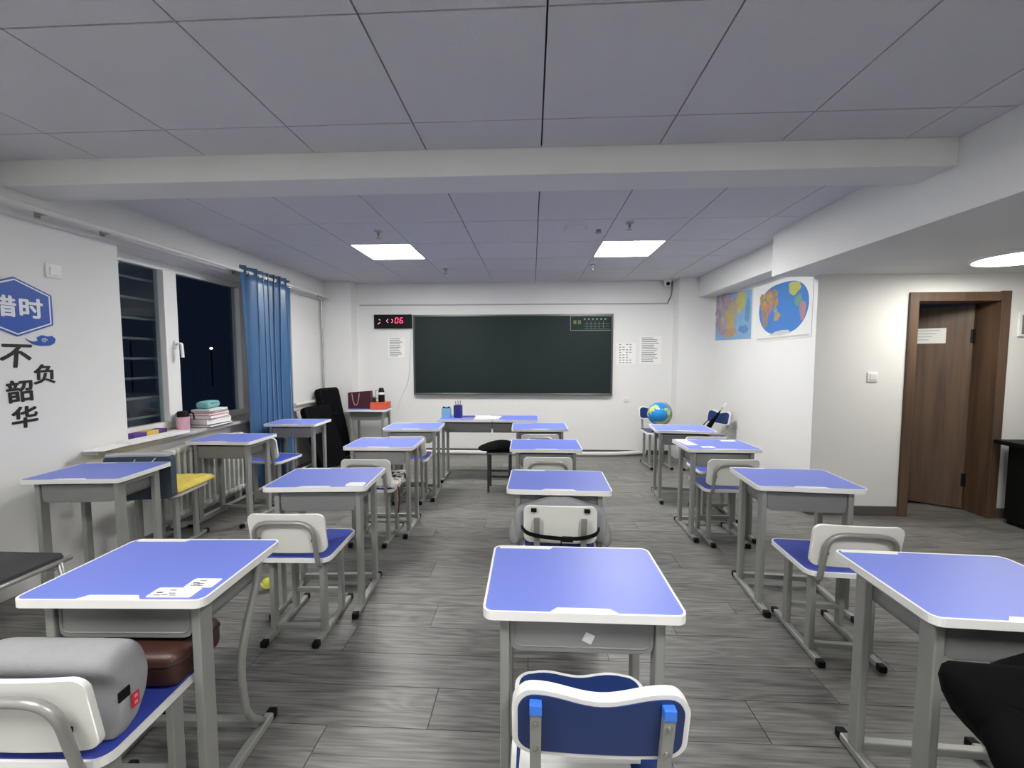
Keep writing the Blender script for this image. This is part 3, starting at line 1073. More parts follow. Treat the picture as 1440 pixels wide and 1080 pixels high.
# patterned cushion
def pattern_mat():
    m = bpy.data.materials.new('patterned_white_fabric')
    m.use_nodes = True
    nt = m.node_tree
    p = nt.nodes['Principled BSDF']
    tc = nt.nodes.new('ShaderNodeTexCoord')
    nz = nt.nodes.new('ShaderNodeTexNoise')
    nz.inputs['Scale'].default_value = 26
    nz.inputs['Distortion'].default_value = 1.6
    cr = nt.nodes.new('ShaderNodeValToRGB')
    cr.color_ramp.interpolation = 'CONSTANT'
    cr.color_ramp.elements[0].color = rgb(34, 30, 34)
    cr.color_ramp.elements[1].position = 0.46
    cr.color_ramp.elements[1].color = rgb(226, 218, 214)
    nt.links.new(tc.outputs['Object'], nz.inputs['Vector'])
    nt.links.new(nz.outputs['Fac'], cr.inputs['Fac'])
    nt.links.new(cr.outputs['Color'], p.inputs['Base Color'])
    p.inputs['Roughness'].default_value = 0.9
    return m
pc = thing('patterned_cushion', 'white seat cushion with black pattern and dark red ties on a school chair', 'cushion', (-1.176, 3.065, 0.427), math.radians(1))
b = new_bm(); box(b, (0, 0, 0.026), (0.376, 0.36, 0.05), 0.02, 3)
obj('cushion_body', b, pattern_mat(), pc, smooth=True)
for s, yy in ((1, -0.15), (1, 0.12)):
    b = new_bm()
    tube(b, [(0.182, yy, 0.02), (0.194, yy, 0.0), (0.196, yy + 0.01, -0.08), (0.192, yy - 0.01, -0.18)], 0.006, 6)
    obj('tie', b, mat('dark_red_tie', (84, 34, 40), 0.8), pc)

# yellow cushion and hanging slate bag at the radiator
yc_ = thing('yellow_cushion', 'tufted yellow seat cushion on the chair by the radiator', 'cushion', (-2.68, 2.86, 0.427), math.radians(7))
b = new_bm()
G = 14
vv = {}
for i in range(G + 1):
    for j in range(G + 1):
        x, y = -0.205 + 0.41 * i / G, -0.20 + 0.42 * j / G
        e = min(i, j, G - i, G - j)
        z = 0.018 + (0.034 if e >= 1 else 0.0) + 0.009 * (math.sin(i * 1.9) * math.sin(j * 1.7) if e >= 1 else 0)
        vv[i, j] = b.verts.new((x, y, z))
for i in range(G):
    for j in range(G):
        b.faces.new((vv[i, j], vv[i + 1, j], vv[i + 1, j + 1], vv[i, j + 1]))
bd = [vv[i, 0] for i in range(G + 1)] + [vv[G, j] for j in range(1, G + 1)] + [vv[i, G] for i in range(G - 1, -1, -1)] + [vv[0, j] for j in range(G - 1, 0, -1)]
lo = [b.verts.new((v.co.x * 0.97, v.co.y * 0.97, 0.002)) for v in bd]
for i in range(len(bd)):
    b.faces.new((bd[i - 1], bd[i], lo[i], lo[i - 1]))
b.faces.new(lo)
o = obj('cushion_body', b, M_YELF, yc_, smooth='all')
sub(o, 1)
bg = thing('hanging_bag', 'dark slate fabric bag with a pale cord loop hung on a chair back', 'bag', (-2.63, 2.59, 0), math.radians(7))
b = new_bm()
plate(b, 0.42, 0.29, 0.03, 0.05, 0.44, lambda x, z: -0.02 - 0.02 * math.cos(x * 6), 24, None, 4)
obj('bag_body', b, M_TEALF, bg, smooth=True)
b = new_bm()
sweep(b, [(0.0, -0.02, 0.728), (0.0, -0.05, 0.70), (0.02, -0.062, 0.672), (0.06, -0.064, 0.665), (0.10, -0.06, 0.68), (0.12, -0.05, 0.705), (0.125, -0.02, 0.728)], circ(0.0035, 6))
obj('cord_loop', b, mat('pale_cord', (214, 218, 220), 0.6), bg)
b = new_bm()
prism(b, rrect(0.40, 0.07, 0.02), 0.728, 0.742)
obj('top_flap', b, mat('pale_grey_fabric', (170, 172, 176), 0.8), bg)

# black jacket on the chair by the near desk
jk = thing('black_jacket', 'black jacket heaped over a chair at a blue desk', 'jacket', (1.40, 0.93, 0.045), math.radians(-2))
b = new_bm()
NA = 44
lv = [(0.12, 0.14, 0.07, 0.16), (0.20, 0.20, 0.09, 0.12), (0.29, 0.26, 0.10, 0.07), (0.38, 0.32, 0.105, 0.03), (0.46, 0.37, 0.105, -0.01), (0.53, 0.41, 0.10, -0.04), (0.585, 0.435, 0.09, -0.05), (0.63, 0.43, 0.075, -0.05), (0.66, 0.385, 0.05, -0.05)]
rings = []
rnd = random.Random(5)
for li, (z, rx, ry, ox) in enumerate(lv):
    rg = []
    for k in range(NA):
        a = 2 * PI * k / NA
        f = 1 + 0.20 * math.sin(7 * a + li * 0.35) * (1 - li / 12) + 0.10 * math.sin(13 * a + li * 0.6) + rnd.uniform(-0.05, 0.05)
        x = ox + rx * math.copysign(abs(math.cos(a)) ** 0.8, math.cos(a)) * (1 + 0.03 * math.sin(li * 2.1 + 3 * a))
        yv = -0.03 + ry * f * math.sin(a)
        hump = 0.030 * math.sin(x * 24 + 1.2) + 0.016 * math.sin(x * 51)
        zz = z + (hump if li > 4 else 0.35 * hump) + 0.01 * math.sin(7 * a + li)
        rg.append(b.verts.new((x, yv, zz)))
    rings.append(rg)
for A, B in zip(rings, rings[1:]):
    for j_ in range(NA):
        b.faces.new((A[j_], A[(j_ + 1) % NA], B[(j_ + 1) % NA], B[j_]))
b.faces.new(rings[0][::-1]); b.faces.new(rings[-1])
sub(obj('jacket_body', b, M_BLACKF, jk), 1)
b = new_bm()
sweep(b, [(-0.38, -0.06, 0.60), (-0.42, -0.10, 0.55), (-0.385, -0.125, 0.46), (-0.31, -0.14, 0.36), (-0.25, -0.13, 0.26), (-0.20, -0.12, 0.17)], circ(0.045, 12, 0.036), scales=[0.8, 1.05, 0.95, 1.1, 0.95, 0.8])
sub(obj('sleeve', b, M_BLACKF, jk), 1)
b = new_bm(); lathe(b, [(0.0, -0.02), (0.05, -0.015), (0.062, 0.02), (0.045, 0.05), (0.0, 0.06)], 14, (0.0, -0.03, 0.655))
sub(obj('hood', b, M_BLACKF, jk), 1)
b = new_bm()
tube(b, [(-0.33, -0.14, 0.42), (-0.385, -0.15, 0.425), (-0.40, -0.152, 0.452)], 0.005, 6)
obj('toggle_cord', b, M_CAP, jk)

# ------------------------------------------------------------------ stickers on desks
def sticker(name, label, pts, z, loc, rz, m=None, marks=0, cat='sticker', group='white desk stickers'):
    t = thing(name, label, cat, (loc[0], loc[1], z), rz, group)
    b = new_bm(); prism(b, pts, 0.0002, 0.0010)
    s_ = obj('sheet', b, m or M_PAPER, t)
    rnd = random.Random(marks)
    xs = [p[0] for p in pts]; ys = [p[1] for p in pts]
    for k in range(marks):
        x, y = rnd.uniform(min(xs) + 0.02, max(xs) - 0.03), rnd.uniform(min(ys) + 0.008, max(ys) - 0.008)
        b = new_bm(); box(b, (x, y, 0.0012), (0.018, 0.003, 0.0004))
        obj('print_line', b, M_INKD, s_)
    return t
def place(loc, rz, a, c):
    return (loc[0] + math.cos(rz) * a - math.sin(rz) * c, loc[1] + math.sin(rz) * a + math.cos(rz) * c)
r_ = math.radians(2.4)
for (a, c, w, d, lb) in ((0.162, -0.156, 0.13, 0.05, 'white label sticker with small print nearest the front corner of the bowed-leg desk'), (0.208, -0.105, 0.085, 0.05, 'white label sticker with small print at the side edge of the bowed-leg desk')):
    p = place((-1.205, 1.25), r_, a, c)
    sticker('label_sticker', lb, rrect(w, d, 0.006, 2), DH + 0.0006, p, r_, marks=7)
r_ = math.radians(4.3)
p = place((-1.166, 2.262), r_, 0.205, -0.145)
sticker('corner_sticker', 'white rounded sticker on the corner of a desk behind the empty chair', rrect(0.10, 0.07, 0.02, 3), DH + 0.0006, p, r_)
r_ = math.radians(0.3)
for a, c, w, d, lb in ((-0.20, 0.06, 0.09, 0.22, 'large white sticker along the side edge of the desk near the maps'), (-0.10, -0.11, 0.10, 0.06, 'small white sticker at the seat side of the desk near the maps'), (0.17, 0.14, 0.12, 0.05, 'white sticker at the far corner of the desk near the maps')):
    p = place((1.452, 3.29), r_, a, c)
    sticker('label_sticker', lb, rrect(w, d, 0.012, 3), DH + 0.0006, p, r_ + 0.1, marks=4)
t = tag(obj('clear_sticker', bx(-0.014, 0.014, -0.0008, 0.0008, -0.014, 0.014), mat('crinkled_clear_film', (206, 206, 208), 0.25, var=0.2, scale=60), loc=(0.175, 1.1085, 0.628), rot=(0, math.radians(25), 0)), 'small crinkled clear sticker on a steel book tray', 'sticker')
t.location = (0.160, 1.1072, DH - 0.100)

# ------------------------------------------------------------------ blackboard wall
bb = thing('blackboard', 'large dark green chalkboard with thin metal frame on the front wall', 'blackboard', (-0.288, YF, 0))
BW, BZ0, BZ1 = 2.87, 0.855, 2.008
obj('writing_surface', bx(-BW / 2 + 0.02, BW / 2 - 0.02, -0.03, -0.0005, BZ0 + 0.02, BZ1 - 0.02), M_BOARD, bb)
M_BF = mat('dark_aluminium_frame', (92, 98, 98), 0.35, 0.6)
for x0, x1, z0, z1 in ((-BW / 2, BW / 2, BZ1 - 0.025, BZ1), (-BW / 2, BW / 2, BZ0, BZ0 + 0.025), (-BW / 2, -BW / 2 + 0.025, BZ0 + 0.025, BZ1 - 0.025), (BW / 2 - 0.025, BW / 2, BZ0 + 0.025, BZ1 - 0.025)):
    obj('frame', bx(x0, x1, -0.042, -0.0005, z0, z1, 0.003), M_BF, bb)
obj('chalk_ledge', bx(-BW / 2 + 0.03, BW / 2 - 0.03, -0.075, -0.042, BZ0 + 0.004, BZ0 + 0.016, 0.002), M_BF, bb)
M_LINE = mat('pale_green_line', (120, 150, 136), 0.6)
sx0, sx1, sz0, sz1 = 0.83, 1.40, 1.775, 1.985
for x0, x1, z0, z1 in ((sx0, sx1, sz0, sz0 + 0.008), (sx0, sx0 + 0.008, sz0, sz1), (sx0, sx1, sz1 - 0.008, sz1)):
    obj('timetable_line', bx(x0, x1, -0.032, -0.030, z0, z1), M_LINE, bb)
M_YG = mat('yellow_green_print', (150, 158, 104), 0.6)
for k in range(2):
    b = new_bm()
    cx_ = sx0 + 0.065 + 0.065 * k
    for dz in (-0.02, 0.0, 0.02):
        box(b, (cx_, -0.0315, 1.895 + dz), (0.045, 0.002, 0.007))
    box(b, (cx_ - 0.012, -0.0315, 1.895), (0.006, 0.002, 0.05)); box(b, (cx_ + 0.012, -0.0315, 1.895), (0.006, 0.002, 0.05))
    obj('timetable_print', b, M_YG, bb)
M_WP = mat('pale_print', (128, 138, 132), 0.6)
for c in range(6):
    obj('timetable_print', bx(sx0 + 0.19 + c * 0.058, sx0 + 0.215 + c * 0.058, -0.0325, -0.030, 1.925, 1.95), M_WP, bb)
    for r in range(3):
        if c < 5:
            obj('timetable_line', bx(sx0 + 0.232 + c * 0.058, sx0 + 0.236 + c * 0.058, -0.032, -0.030, 1.80, 1.91), M_LINE, bb) if r == 0 else None
        obj('timetable_line', bx(sx0 + 0.19, sx1 - 0.02, -0.032, -0.030, 1.80 + 0.037 * r, 1.803 + 0.037 * r), M_LINE, bb) if c == 0 else None

# LED clock
ck = thing('led_clock', 'black LED wall clock showing red digits beside the chalkboard', 'clock', (-2.03, YF, 1.917))
obj('case', bx(-0.26, 0.29, -0.05, -0.0005, -0.098, 0.098, 0.004), M_BLACKP, ck)
SEG = {'0': 'abcdef', '6': 'acdefg'}
def digit(ch, cx_, cz_, w, h, m, name='digit_segment'):
    P = {'a': (0, h / 2, 1), 'g': (0, 0, 1), 'd': (0, -h / 2, 1), 'b': (w / 2, h / 4, 0), 'c': (w / 2, -h / 4, 0), 'e': (-w / 2, -h / 4, 0), 'f': (-w / 2, h / 4, 0)}
    for s in SEG[ch]:
        x, z, hz = P[s]
        b = new_bm()
        box(b, (cx_ + x + z * 0.12, -0.051, cz_ + z), (w * 0.72 if hz else 0.0075, 0.004, 0.0075 if hz else h * 0.40))
        obj(name, b, m, ck)
digit('0', 0.075, 0.012, 0.04, 0.074, M_LED)
digit('6', 0.145, 0.012, 0.04, 0.074, M_LED)
for pts in ([(-0.05, 0.03), (-0.075, 0.006), (-0.05, -0.02)], [(0.0, 0.03), (0.02, 0.012)], [(0.02, 0.0), (0.0, -0.02)], [(-0.185, 0.028), (-0.165, 0.018)], [(-0.165, -0.015), (-0.205, -0.04)]):
    b = new_bm()
    sweep(b, [(x, -0.052, z) for x, z in pts], circ(0.004, 6))
    obj('digit_segment', b, M_LEDP, ck)

# wall papers
def wall_paper(label, x0, x1, z0, z1, lines, dense=True, m=M_INK):
    t = thing('wall_notice', label, 'notice', ((x0 + x1) / 2, YF, (z0 + z1) / 2), 0, 'paper notices on the front wall')
    w, h = x1 - x0, z1 - z0
    sh = obj('sheet', bx(-w / 2, w / 2, -0.004, -0.0005, -h / 2, h / 2), M_PAPER, t)
    rnd = random.Random(lines)
    for k in range(lines):
        z = h / 2 * 0.86 - (h * 0.86) * k / max(1, lines - 1) * 1.0
        if dense:
            ww = w * rnd.uniform(0.5, 0.82)
            obj('print_line', bx(-w * 0.42, -w * 0.42 + ww, -0.0048, -0.0038, z - 0.006, z + 0.004), m, sh)
        else:
            for c in range(4):
                if rnd.random() < 0.75:
                    obj('print_line', bx(-w * 0.36 + c * w * 0.18, -w * 0.36 + c * w * 0.18 + w * 0.11, -0.0048, -0.0038, z - 0.006, z + 0.006), m, sh)
    return t
wall_paper('pale paper notice below the LED clock', -2.10, -1.86, 1.40, 1.69, 11)
wall_paper('white paper sheet with a table, right beside the chalkboard frame', 1.20, 1.47, 1.30, 1.60, 8, False)
wall_paper('grey printed notice sheet between the table sheet and the corner column', 1.53, 1.83, 1.31, 1.70, 14)

# cable trunking, CCTV camera
b = new_bm(); box(b, (-0.3, YF - 0.008, 2.155), (4.43, 0.014, 0.018), 0.003)
tag(obj('cable_trunking', b, mat('grey_trunking', (170, 172, 172), 0.5)), 'thin grey cable trunking running above the chalkboard', 'trunking')
cc = thing('security_camera', 'small white dome security camera in the corner above the notices', 'camera', (1.88, 5.86, ZC))
b = new_bm(); lathe(b, [(0.055, 0), (0.055, -0.02), (0.045, -0.03), (0.045, -0.06), (0.035, -0.085), (0, -0.095)], 20)
obj('housing', b, M_EDGE, cc, smooth=True)
b = new_bm(); lathe(b, [(0, -0.028), (0.02, -0.02), (0.028, 0), (0.02, 0.02), (0, 0.028)], 14, (-0.005, -0.035, -0.055))
obj('lens', b, M_BLACKP, cc, smooth=True)
b = new_bm(); sweep(b, fillet([(0.075, 0.04, -0.01), (0.075, 0.05, -0.2), (0.02, 0.05, -0.31)], 0.08, 6), circ(0.008, 8))
obj('cable', b, mat('grey_cable', (110, 114, 118), 0.5), cc)

b = new_bm(); sweep(b, fillet([(-1.75, 5.913, 1.815), (-1.78, 5.913, 1.45), (-1.80, 5.913, 1.05), (-1.93, 5.913, 0.80), (-1.98, 5.913, 0.60)], 0.15, 6), circ(0.004, 6))
tag(obj('wall_cable', b, mat('pale_cable', (196, 197, 197), 0.5)), 'thin pale cable curving down the wall from the LED clock', 'cable')
# white drain pipe lying along the skirting
b = new_bm()
tube(b, [(-2.2, 5.80, 0.03), (-0.5, 5.80, 0.03), (0.7, 5.78, 0.03), (1.2, 5.79, 0.034), (1.62, 5.86, 0.05)], 0.029, 14)
tag(obj('white_pipe', b, M_PIPE, smooth=True), 'long white pipe lying on the floor along the front wall', 'pipe')

# sockets and switches
def wall_plate(label, M_, kind):
    t = thing('wall_' + kind, label, kind)
    t.matrix_world = M_
    b = new_bm(); box(b, (0, 0, 0.005), (0.086, 0.086, 0.01), 0.004)
    obj('plate', b, M_EDGE, t, smooth=True)
    b = new_bm(); box(b, (0, 0, 0.012), (0.05, 0.05, 0.005), 0.002)
    obj('rocker' if kind == 'switch' else 'insert', b, M_SHELL, t)
    return t
RXm = Matrix.Rotation(PI / 2, 4, 'X')
wall_plate('white light switch beside the wooden door', Matrix.Translation((2.935, YD, 1.222)) @ RXm, 'switch')
wall_plate('white socket plate low on the front wall under the notices', Matrix.Translation((1.35, YF, 0.79)) @ RXm, 'socket')
wall_plate('white socket plate high above the blue hexagon sign', Matrix.Translation((XW, 2.46, 1.925)) @ Matrix.Rotation(PI / 2, 4, 'Z') @ RXm, 'socket')
t = thing('framed_notice', 'small white framed panel on the wall past the wooden door', 'frame', (4.20, YD, 1.665))
obj('frame', bx(-0.11, 0.11, -0.015, -0.0005, -0.10, 0.10, 0.003), M_EDGE, t)
obj('panel', bx(-0.09, 0.09, -0.017, -0.0145, -0.08, 0.08), mat('grey_panel', (120, 122, 124), 0.5), t)

# ------------------------------------------------------------------ ceiling fittings
def sprinkler(label, x, y):
    t = thing('sprinkler', label, 'sprinkler', (x, y, ZC), 0, 'ceiling sprinklers')
    b = new_bm(); lathe(b, [(0.035, 0), (0.033, -0.006), (0.012, -0.01), (0.011, -0.04)], 16)
    obj('rose', b, M_TUBE, t, smooth=True)
    b = new_bm(); lathe(b, [(0.004, -0.04), (0.004, -0.055), (0.022, -0.057), (0.022, -0.061), (0, -0.062)], 16)
    obj('deflector', b, M_TUBE, t, smooth=True)
sprinkler('small metal sprinkler in front of the LED panel near the curtain', -1.32, 3.52)
sprinkler('small metal sprinkler in front of the LED panel near the smoke detector', 0.78, 3.40)
sprinkler('small metal sprinkler between the LED panel near the curtain and the chalkboard', -1.05, 5.0)
sprinkler('small metal sprinkler between the LED panel near the detector and the chalkboard', 0.70, 4.85)
sd = thing('smoke_detector', 'round white smoke detector on the tiled ceiling', 'detector', (0.36, 3.52, ZC))
b = new_bm(); lathe(b, [(0.095, 0), (0.095, -0.008), (0.085, -0.02), (0.05, -0.026), (0, -0.028)], 28)
obj('base', b, M_TILE, sd, smooth=True)
b = new_bm(); lathe(b, [(0.02, -0.02), (0.02, -0.04), (0.03, -0.045), (0, -0.047)], 14, (0.2, 0.05, 0.02))
o = obj('sensor', b, M_TUBE, sd, smooth=True)

# ------------------------------------------------------------------ maps
def T_map(a, c, z):
    return Vector((XRW - z, a, c))
def landmass(cx_, cz_, rx, rz_, seed, n=22, rough=0.3):
    rnd = random.Random(seed)
    ph = [rnd.uniform(0, 6.28) for _ in range(4)]
    out = []
    for k in range(n):
        a = 2 * PI * k / n
        f = 1 + rough * (0.5 * math.sin(2 * a + ph[0]) + 0.35 * math.sin(3 * a + ph[1]) + 0.3 * math.sin(5 * a + ph[2]) + 0.15 * math.sin(8 * a + ph[3]))
        out.append((cx_ + rx * f * math.cos(a), cz_ + rz_ * f * math.sin(a)))
    return out
M_OCEAN = mat('map_ocean', (66, 122, 190), 0.45, var=0.08, scale=8)
def province_mat(name, cols, scale):
    m = bpy.data.materials.new(name)
    m.use_nodes = True
    nt = m.node_tree
    p = nt.nodes['Principled BSDF']
    tc = nt.nodes.new('ShaderNodeTexCoord')
    nz = nt.nodes.new('ShaderNodeTexNoise')
    nz.inputs['Scale'].default_value = 22
    ad = nt.nodes.new('ShaderNodeMix'); ad.data_type = 'VECTOR'; ad.inputs[0].default_value = 0.06
    vo = nt.nodes.new('ShaderNodeTexVoronoi')
    vo.inputs['Scale'].default_value = scale
    sp = nt.nodes.new('ShaderNodeSeparateColor')
    cr = nt.nodes.new('ShaderNodeValToRGB')
    cr.color_ramp.interpolation = 'CONSTANT'
    e = cr.color_ramp.elements
    e[0].color = rgb(*cols[0]); e[1].position = 1.0 / len(cols); e[1].color = rgb(*cols[1])
    for k in range(2, len(cols)):
        q = e.new(k / len(cols)); q.color = rgb(*cols[k])
    nt.links.new(tc.outputs['Object'], nz.inputs['Vector'])
    nt.links.new(tc.outputs['Object'], ad.inputs[4])
    nt.links.new(nz.outputs['Color'], ad.inputs[5])
    nt.links.new(ad.outputs[1], vo.inputs['Vector'])
    nt.links.new(vo.outputs['Color'], sp.inputs[0])
    nt.links.new(sp.outputs[0], cr.inputs['Fac'])
    nt.links.new(cr.outputs['Color'], p.inputs['Base Color'])
    p.inputs['Roughness'].default_value = 0.45
    return m
M_LANDW = province_mat('world_map_countries', [(150, 132, 120), (176, 150, 90), (182, 120, 92), (132, 120, 128), (120, 134, 104)], 26)
M_LANDC = province_mat('country_map_provinces', [(164, 148, 162), (152, 134, 160), (176, 164, 164), (158, 146, 150)], 16)
def flat(name, par, poly, d0, d1, m):
    b = new_bm()
    prism(b, poly, d0, d1, T_map)
    return obj(name, b, m, par)
# world map (Y from 3.74 to 4.62, z 1.57..2.16); screen-left is large Y
wm = thing('world_map', 'world map poster with a large blue ocean oval, beside the doorway wall', 'poster')
sheet = flat('sheet', wm, [(3.735, 1.572), (4.625, 1.565), (4.625, 2.19), (3.735, 2.09)], 0.001, 0.004, mat('map_paper', (222, 224, 222), 0.45))
ov = []
for k in range(36):
    a = 2 * PI * k / 36
    ex = math.copysign(abs(math.cos(a)) ** 0.75, math.cos(a))
    ez = math.copysign(abs(math.sin(a)) ** 0.85, math.sin(a))
    ov.append((4.18 + 0.40 * ex * (1 - 0.1 * (ez < 0) * abs(ez)), 1.87 + 0.25 * ez))
flat('ocean', sheet, ov, 0.004, 0.0048, M_OCEAN)
lands = [((4.43, 1.95, 0.13, 0.12), (196, 168, 120), 1), ((4.46, 1.80, 0.06, 0.09), (204, 176, 96), 2), ((4.36, 2.04, 0.10, 0.05), (150, 140, 128), 3),
         ((4.31, 1.94, 0.07, 0.06), (206, 138, 96), 4), ((4.25, 1.80, 0.055, 0.04), (196, 164, 116), 5), ((3.99, 2.04, 0.10, 0.055), (206, 206, 110), 6),
         ((3.93, 1.92, 0.05, 0.06), (120, 170, 160), 7), ((3.86, 1.82, 0.04, 0.10), (190, 150, 160), 8), ((4.28, 1.86, 0.03, 0.02), (150, 190, 190), 9),
         ((4.18, 1.632, 0.17, 0.022), (224, 226, 228), 10), ((4.50, 1.88, 0.035, 0.04), (190, 130, 110), 11), ((4.38, 1.88, 0.03, 0.05), (190, 140, 170), 12)]
for (a, cc_, sd_) in lands:
    flat('land', sheet, landmass(*a, sd_, rough=0.28), 0.0048, 0.0054 + 0.00004 * sd_, M_LANDW if sd_ in (1, 2, 3, 4, 11) else mat('map_land_%d' % sd_, tuple(int(v * 0.86) for v in cc_), 0.45, var=0.15, scale=20))
flat('legend', sheet, [(3.76, 1.583), (4.60, 1.578), (4.60, 1.594), (3.76, 1.60)], 0.004, 0.0045, mat('map_legend', (190, 188, 176), 0.5))
# country map
cm = thing('country_map', 'pale country map poster with mauve land and light sea, near the front corner', 'poster')
sheet = flat('sheet', cm, [(4.715, 1.585), (5.645, 1.605), (5.645, 2.24), (4.715, 2.165)], 0.001, 0.004, mat('map_paper', (222, 224, 222)))
flat('sea', sheet, [(4.73, 1.60), (5.62, 1.62), (5.62, 2.22), (4.73, 2.15)], 0.004, 0.0046, mat('pale_map_sea', (126, 164, 200), 0.45, var=0.25, scale=9))
lands = [((5.36, 2.02, 0.27, 0.20), (186, 172, 186), 21), ((5.40, 1.80, 0.20, 0.13), (184, 160, 190), 22), ((5.22, 1.86, 0.12, 0.15), (214, 192, 118), 23),
         ((4.98, 2.05, 0.12, 0.11), (214, 206, 120), 24), ((5.20, 1.70, 0.13, 0.06), (206, 172, 120), 25), ((5.48, 2.1, 0.12, 0.1), (180, 172, 180), 26), ((5.16, 1.99, 0.12, 0.08), (200, 186, 150), 27), ((4.90, 1.72, 0.10, 0.05), (96, 156, 212), 28), ((4.82, 1.92, 0.05, 0.13), (110, 164, 214), 29)]
for (a, cc_, sd_) in lands:
    flat('land', sheet, landmass(*a, sd_, rough=0.25), 0.0046, 0.0052 + 0.00004 * (sd_ - 20), M_LANDC if sd_ in (21, 22, 26) else mat('map_land_%d' % sd_, tuple(int(v * 0.86) for v in cc_), 0.45, var=0.2, scale=20))

# ------------------------------------------------------------------ wall lettering on the window wall
def wall_M(y, z, rz=0.0, off=0.001):
    # local x -> +Y, local y -> +Z, local z -> +X
    return Matrix.Translation((XW + off, y, z)) @ Matrix(((0, 0, 1, 0), (1, 0, 0, 0), (0, 1, 0, 0), (0, 0, 0, 1))) @ Matrix.Rotation(rz, 4, 'Z')
M_SIGNB = mat('blue_sign', (24, 78, 170), 0.45, var=0.03)
M_SIGNW = mat('white_sign', (228, 230, 232), 0.5)
hx = thing('hexagon_sign', 'blue hexagon wall sign with two white characters', 'sign')
hx.matrix_world = wall_M(2.255, 1.68)
def hexa(rx, ry):
    return [(0, ry), (rx, ry * 0.53), (rx, -ry * 0.53), (0, -ry), (-rx, -ry * 0.53), (-rx, ry * 0.53)]
b = new_bm(); prism(b, hexa(0.182, 0.172), 0, 0.006); pl = obj('plate', b, M_SIGNB, hx)
b = new_bm(); prism(b, hexa(0.172, 0.162), 0.006, 0.0075); wl_ = obj('white_border', b, M_SIGNW, pl)
b = new_bm(); prism(b, hexa(0.163, 0.153), 0.0075, 0.009); obj('face', b, M_SIGNB, pl)
text_obj('character', '惜', 0.125, M_SIGNW, pl, Matrix.Translation((-0.062, 0.0, 0.0095)), 0.0006, 0.004)
text_obj('character', '时', 0.125, M_SIGNW, pl, Matrix.Translation((0.072, 0.0, 0.0095)), 0.0006, 0.004)
M_LET = mat('black_lettering', (18, 18, 20), 0.55)
for ch_, y, z, s, a, sh in (('不', 2.245, 1.395, 0.155, 0.0, 0.12), ('负', 2.378, 1.285, 0.125, 0.03, 0.08), ('韶', 2.25, 1.19, 0.135, 0.08, 0.05), ('华', 2.265, 1.035, 0.135, 0.06, 0.08)):
    o = text_obj('wall_character', ch_, s, M_LET, None, wall_M(y, z, a), 0.002, 0.0035, 1.0, sh)
    tag(o, {'不': 'black cut-out character with three spread strokes under the blue hexagon sign', '负': 'black cut-out character directly below the blue cloud motif', '韶': 'dense black cut-out character in the middle of the vertical lettering', '华': 'lowest black cut-out character of the wall lettering'}[ch_], 'lettering', 'black wall lettering')
cl = thing('cloud_motif', 'small blue cloud motif beside the black lettering', 'decal')
cl.matrix_world = wall_M(2.385, 1.487)
b = new_bm()
prism(b, [(-0.095, 0.012), (-0.06, -0.005), (-0.03, 0.0), (-0.035, 0.02), (-0.01, 0.036), (0.02, 0.03), (0.045, 0.034), (0.062, 0.015), (0.055, -0.01), (0.03, -0.026), (-0.02, -0.03), (-0.06, -0.02)], 0, 0.003)
c_ = obj('cloud', b, M_SIGNB, cl)
b = new_bm(); sweep(b, [(0.0 + 0.016 * (1 - k / 16) * math.cos(k * 0.7), 0.004 + 0.016 * (1 - k / 16) * math.sin(k * 0.7), 0.0035) for k in range(14)], circ(0.0022, 5))
obj('swirl', b, M_SIGNW, c_)

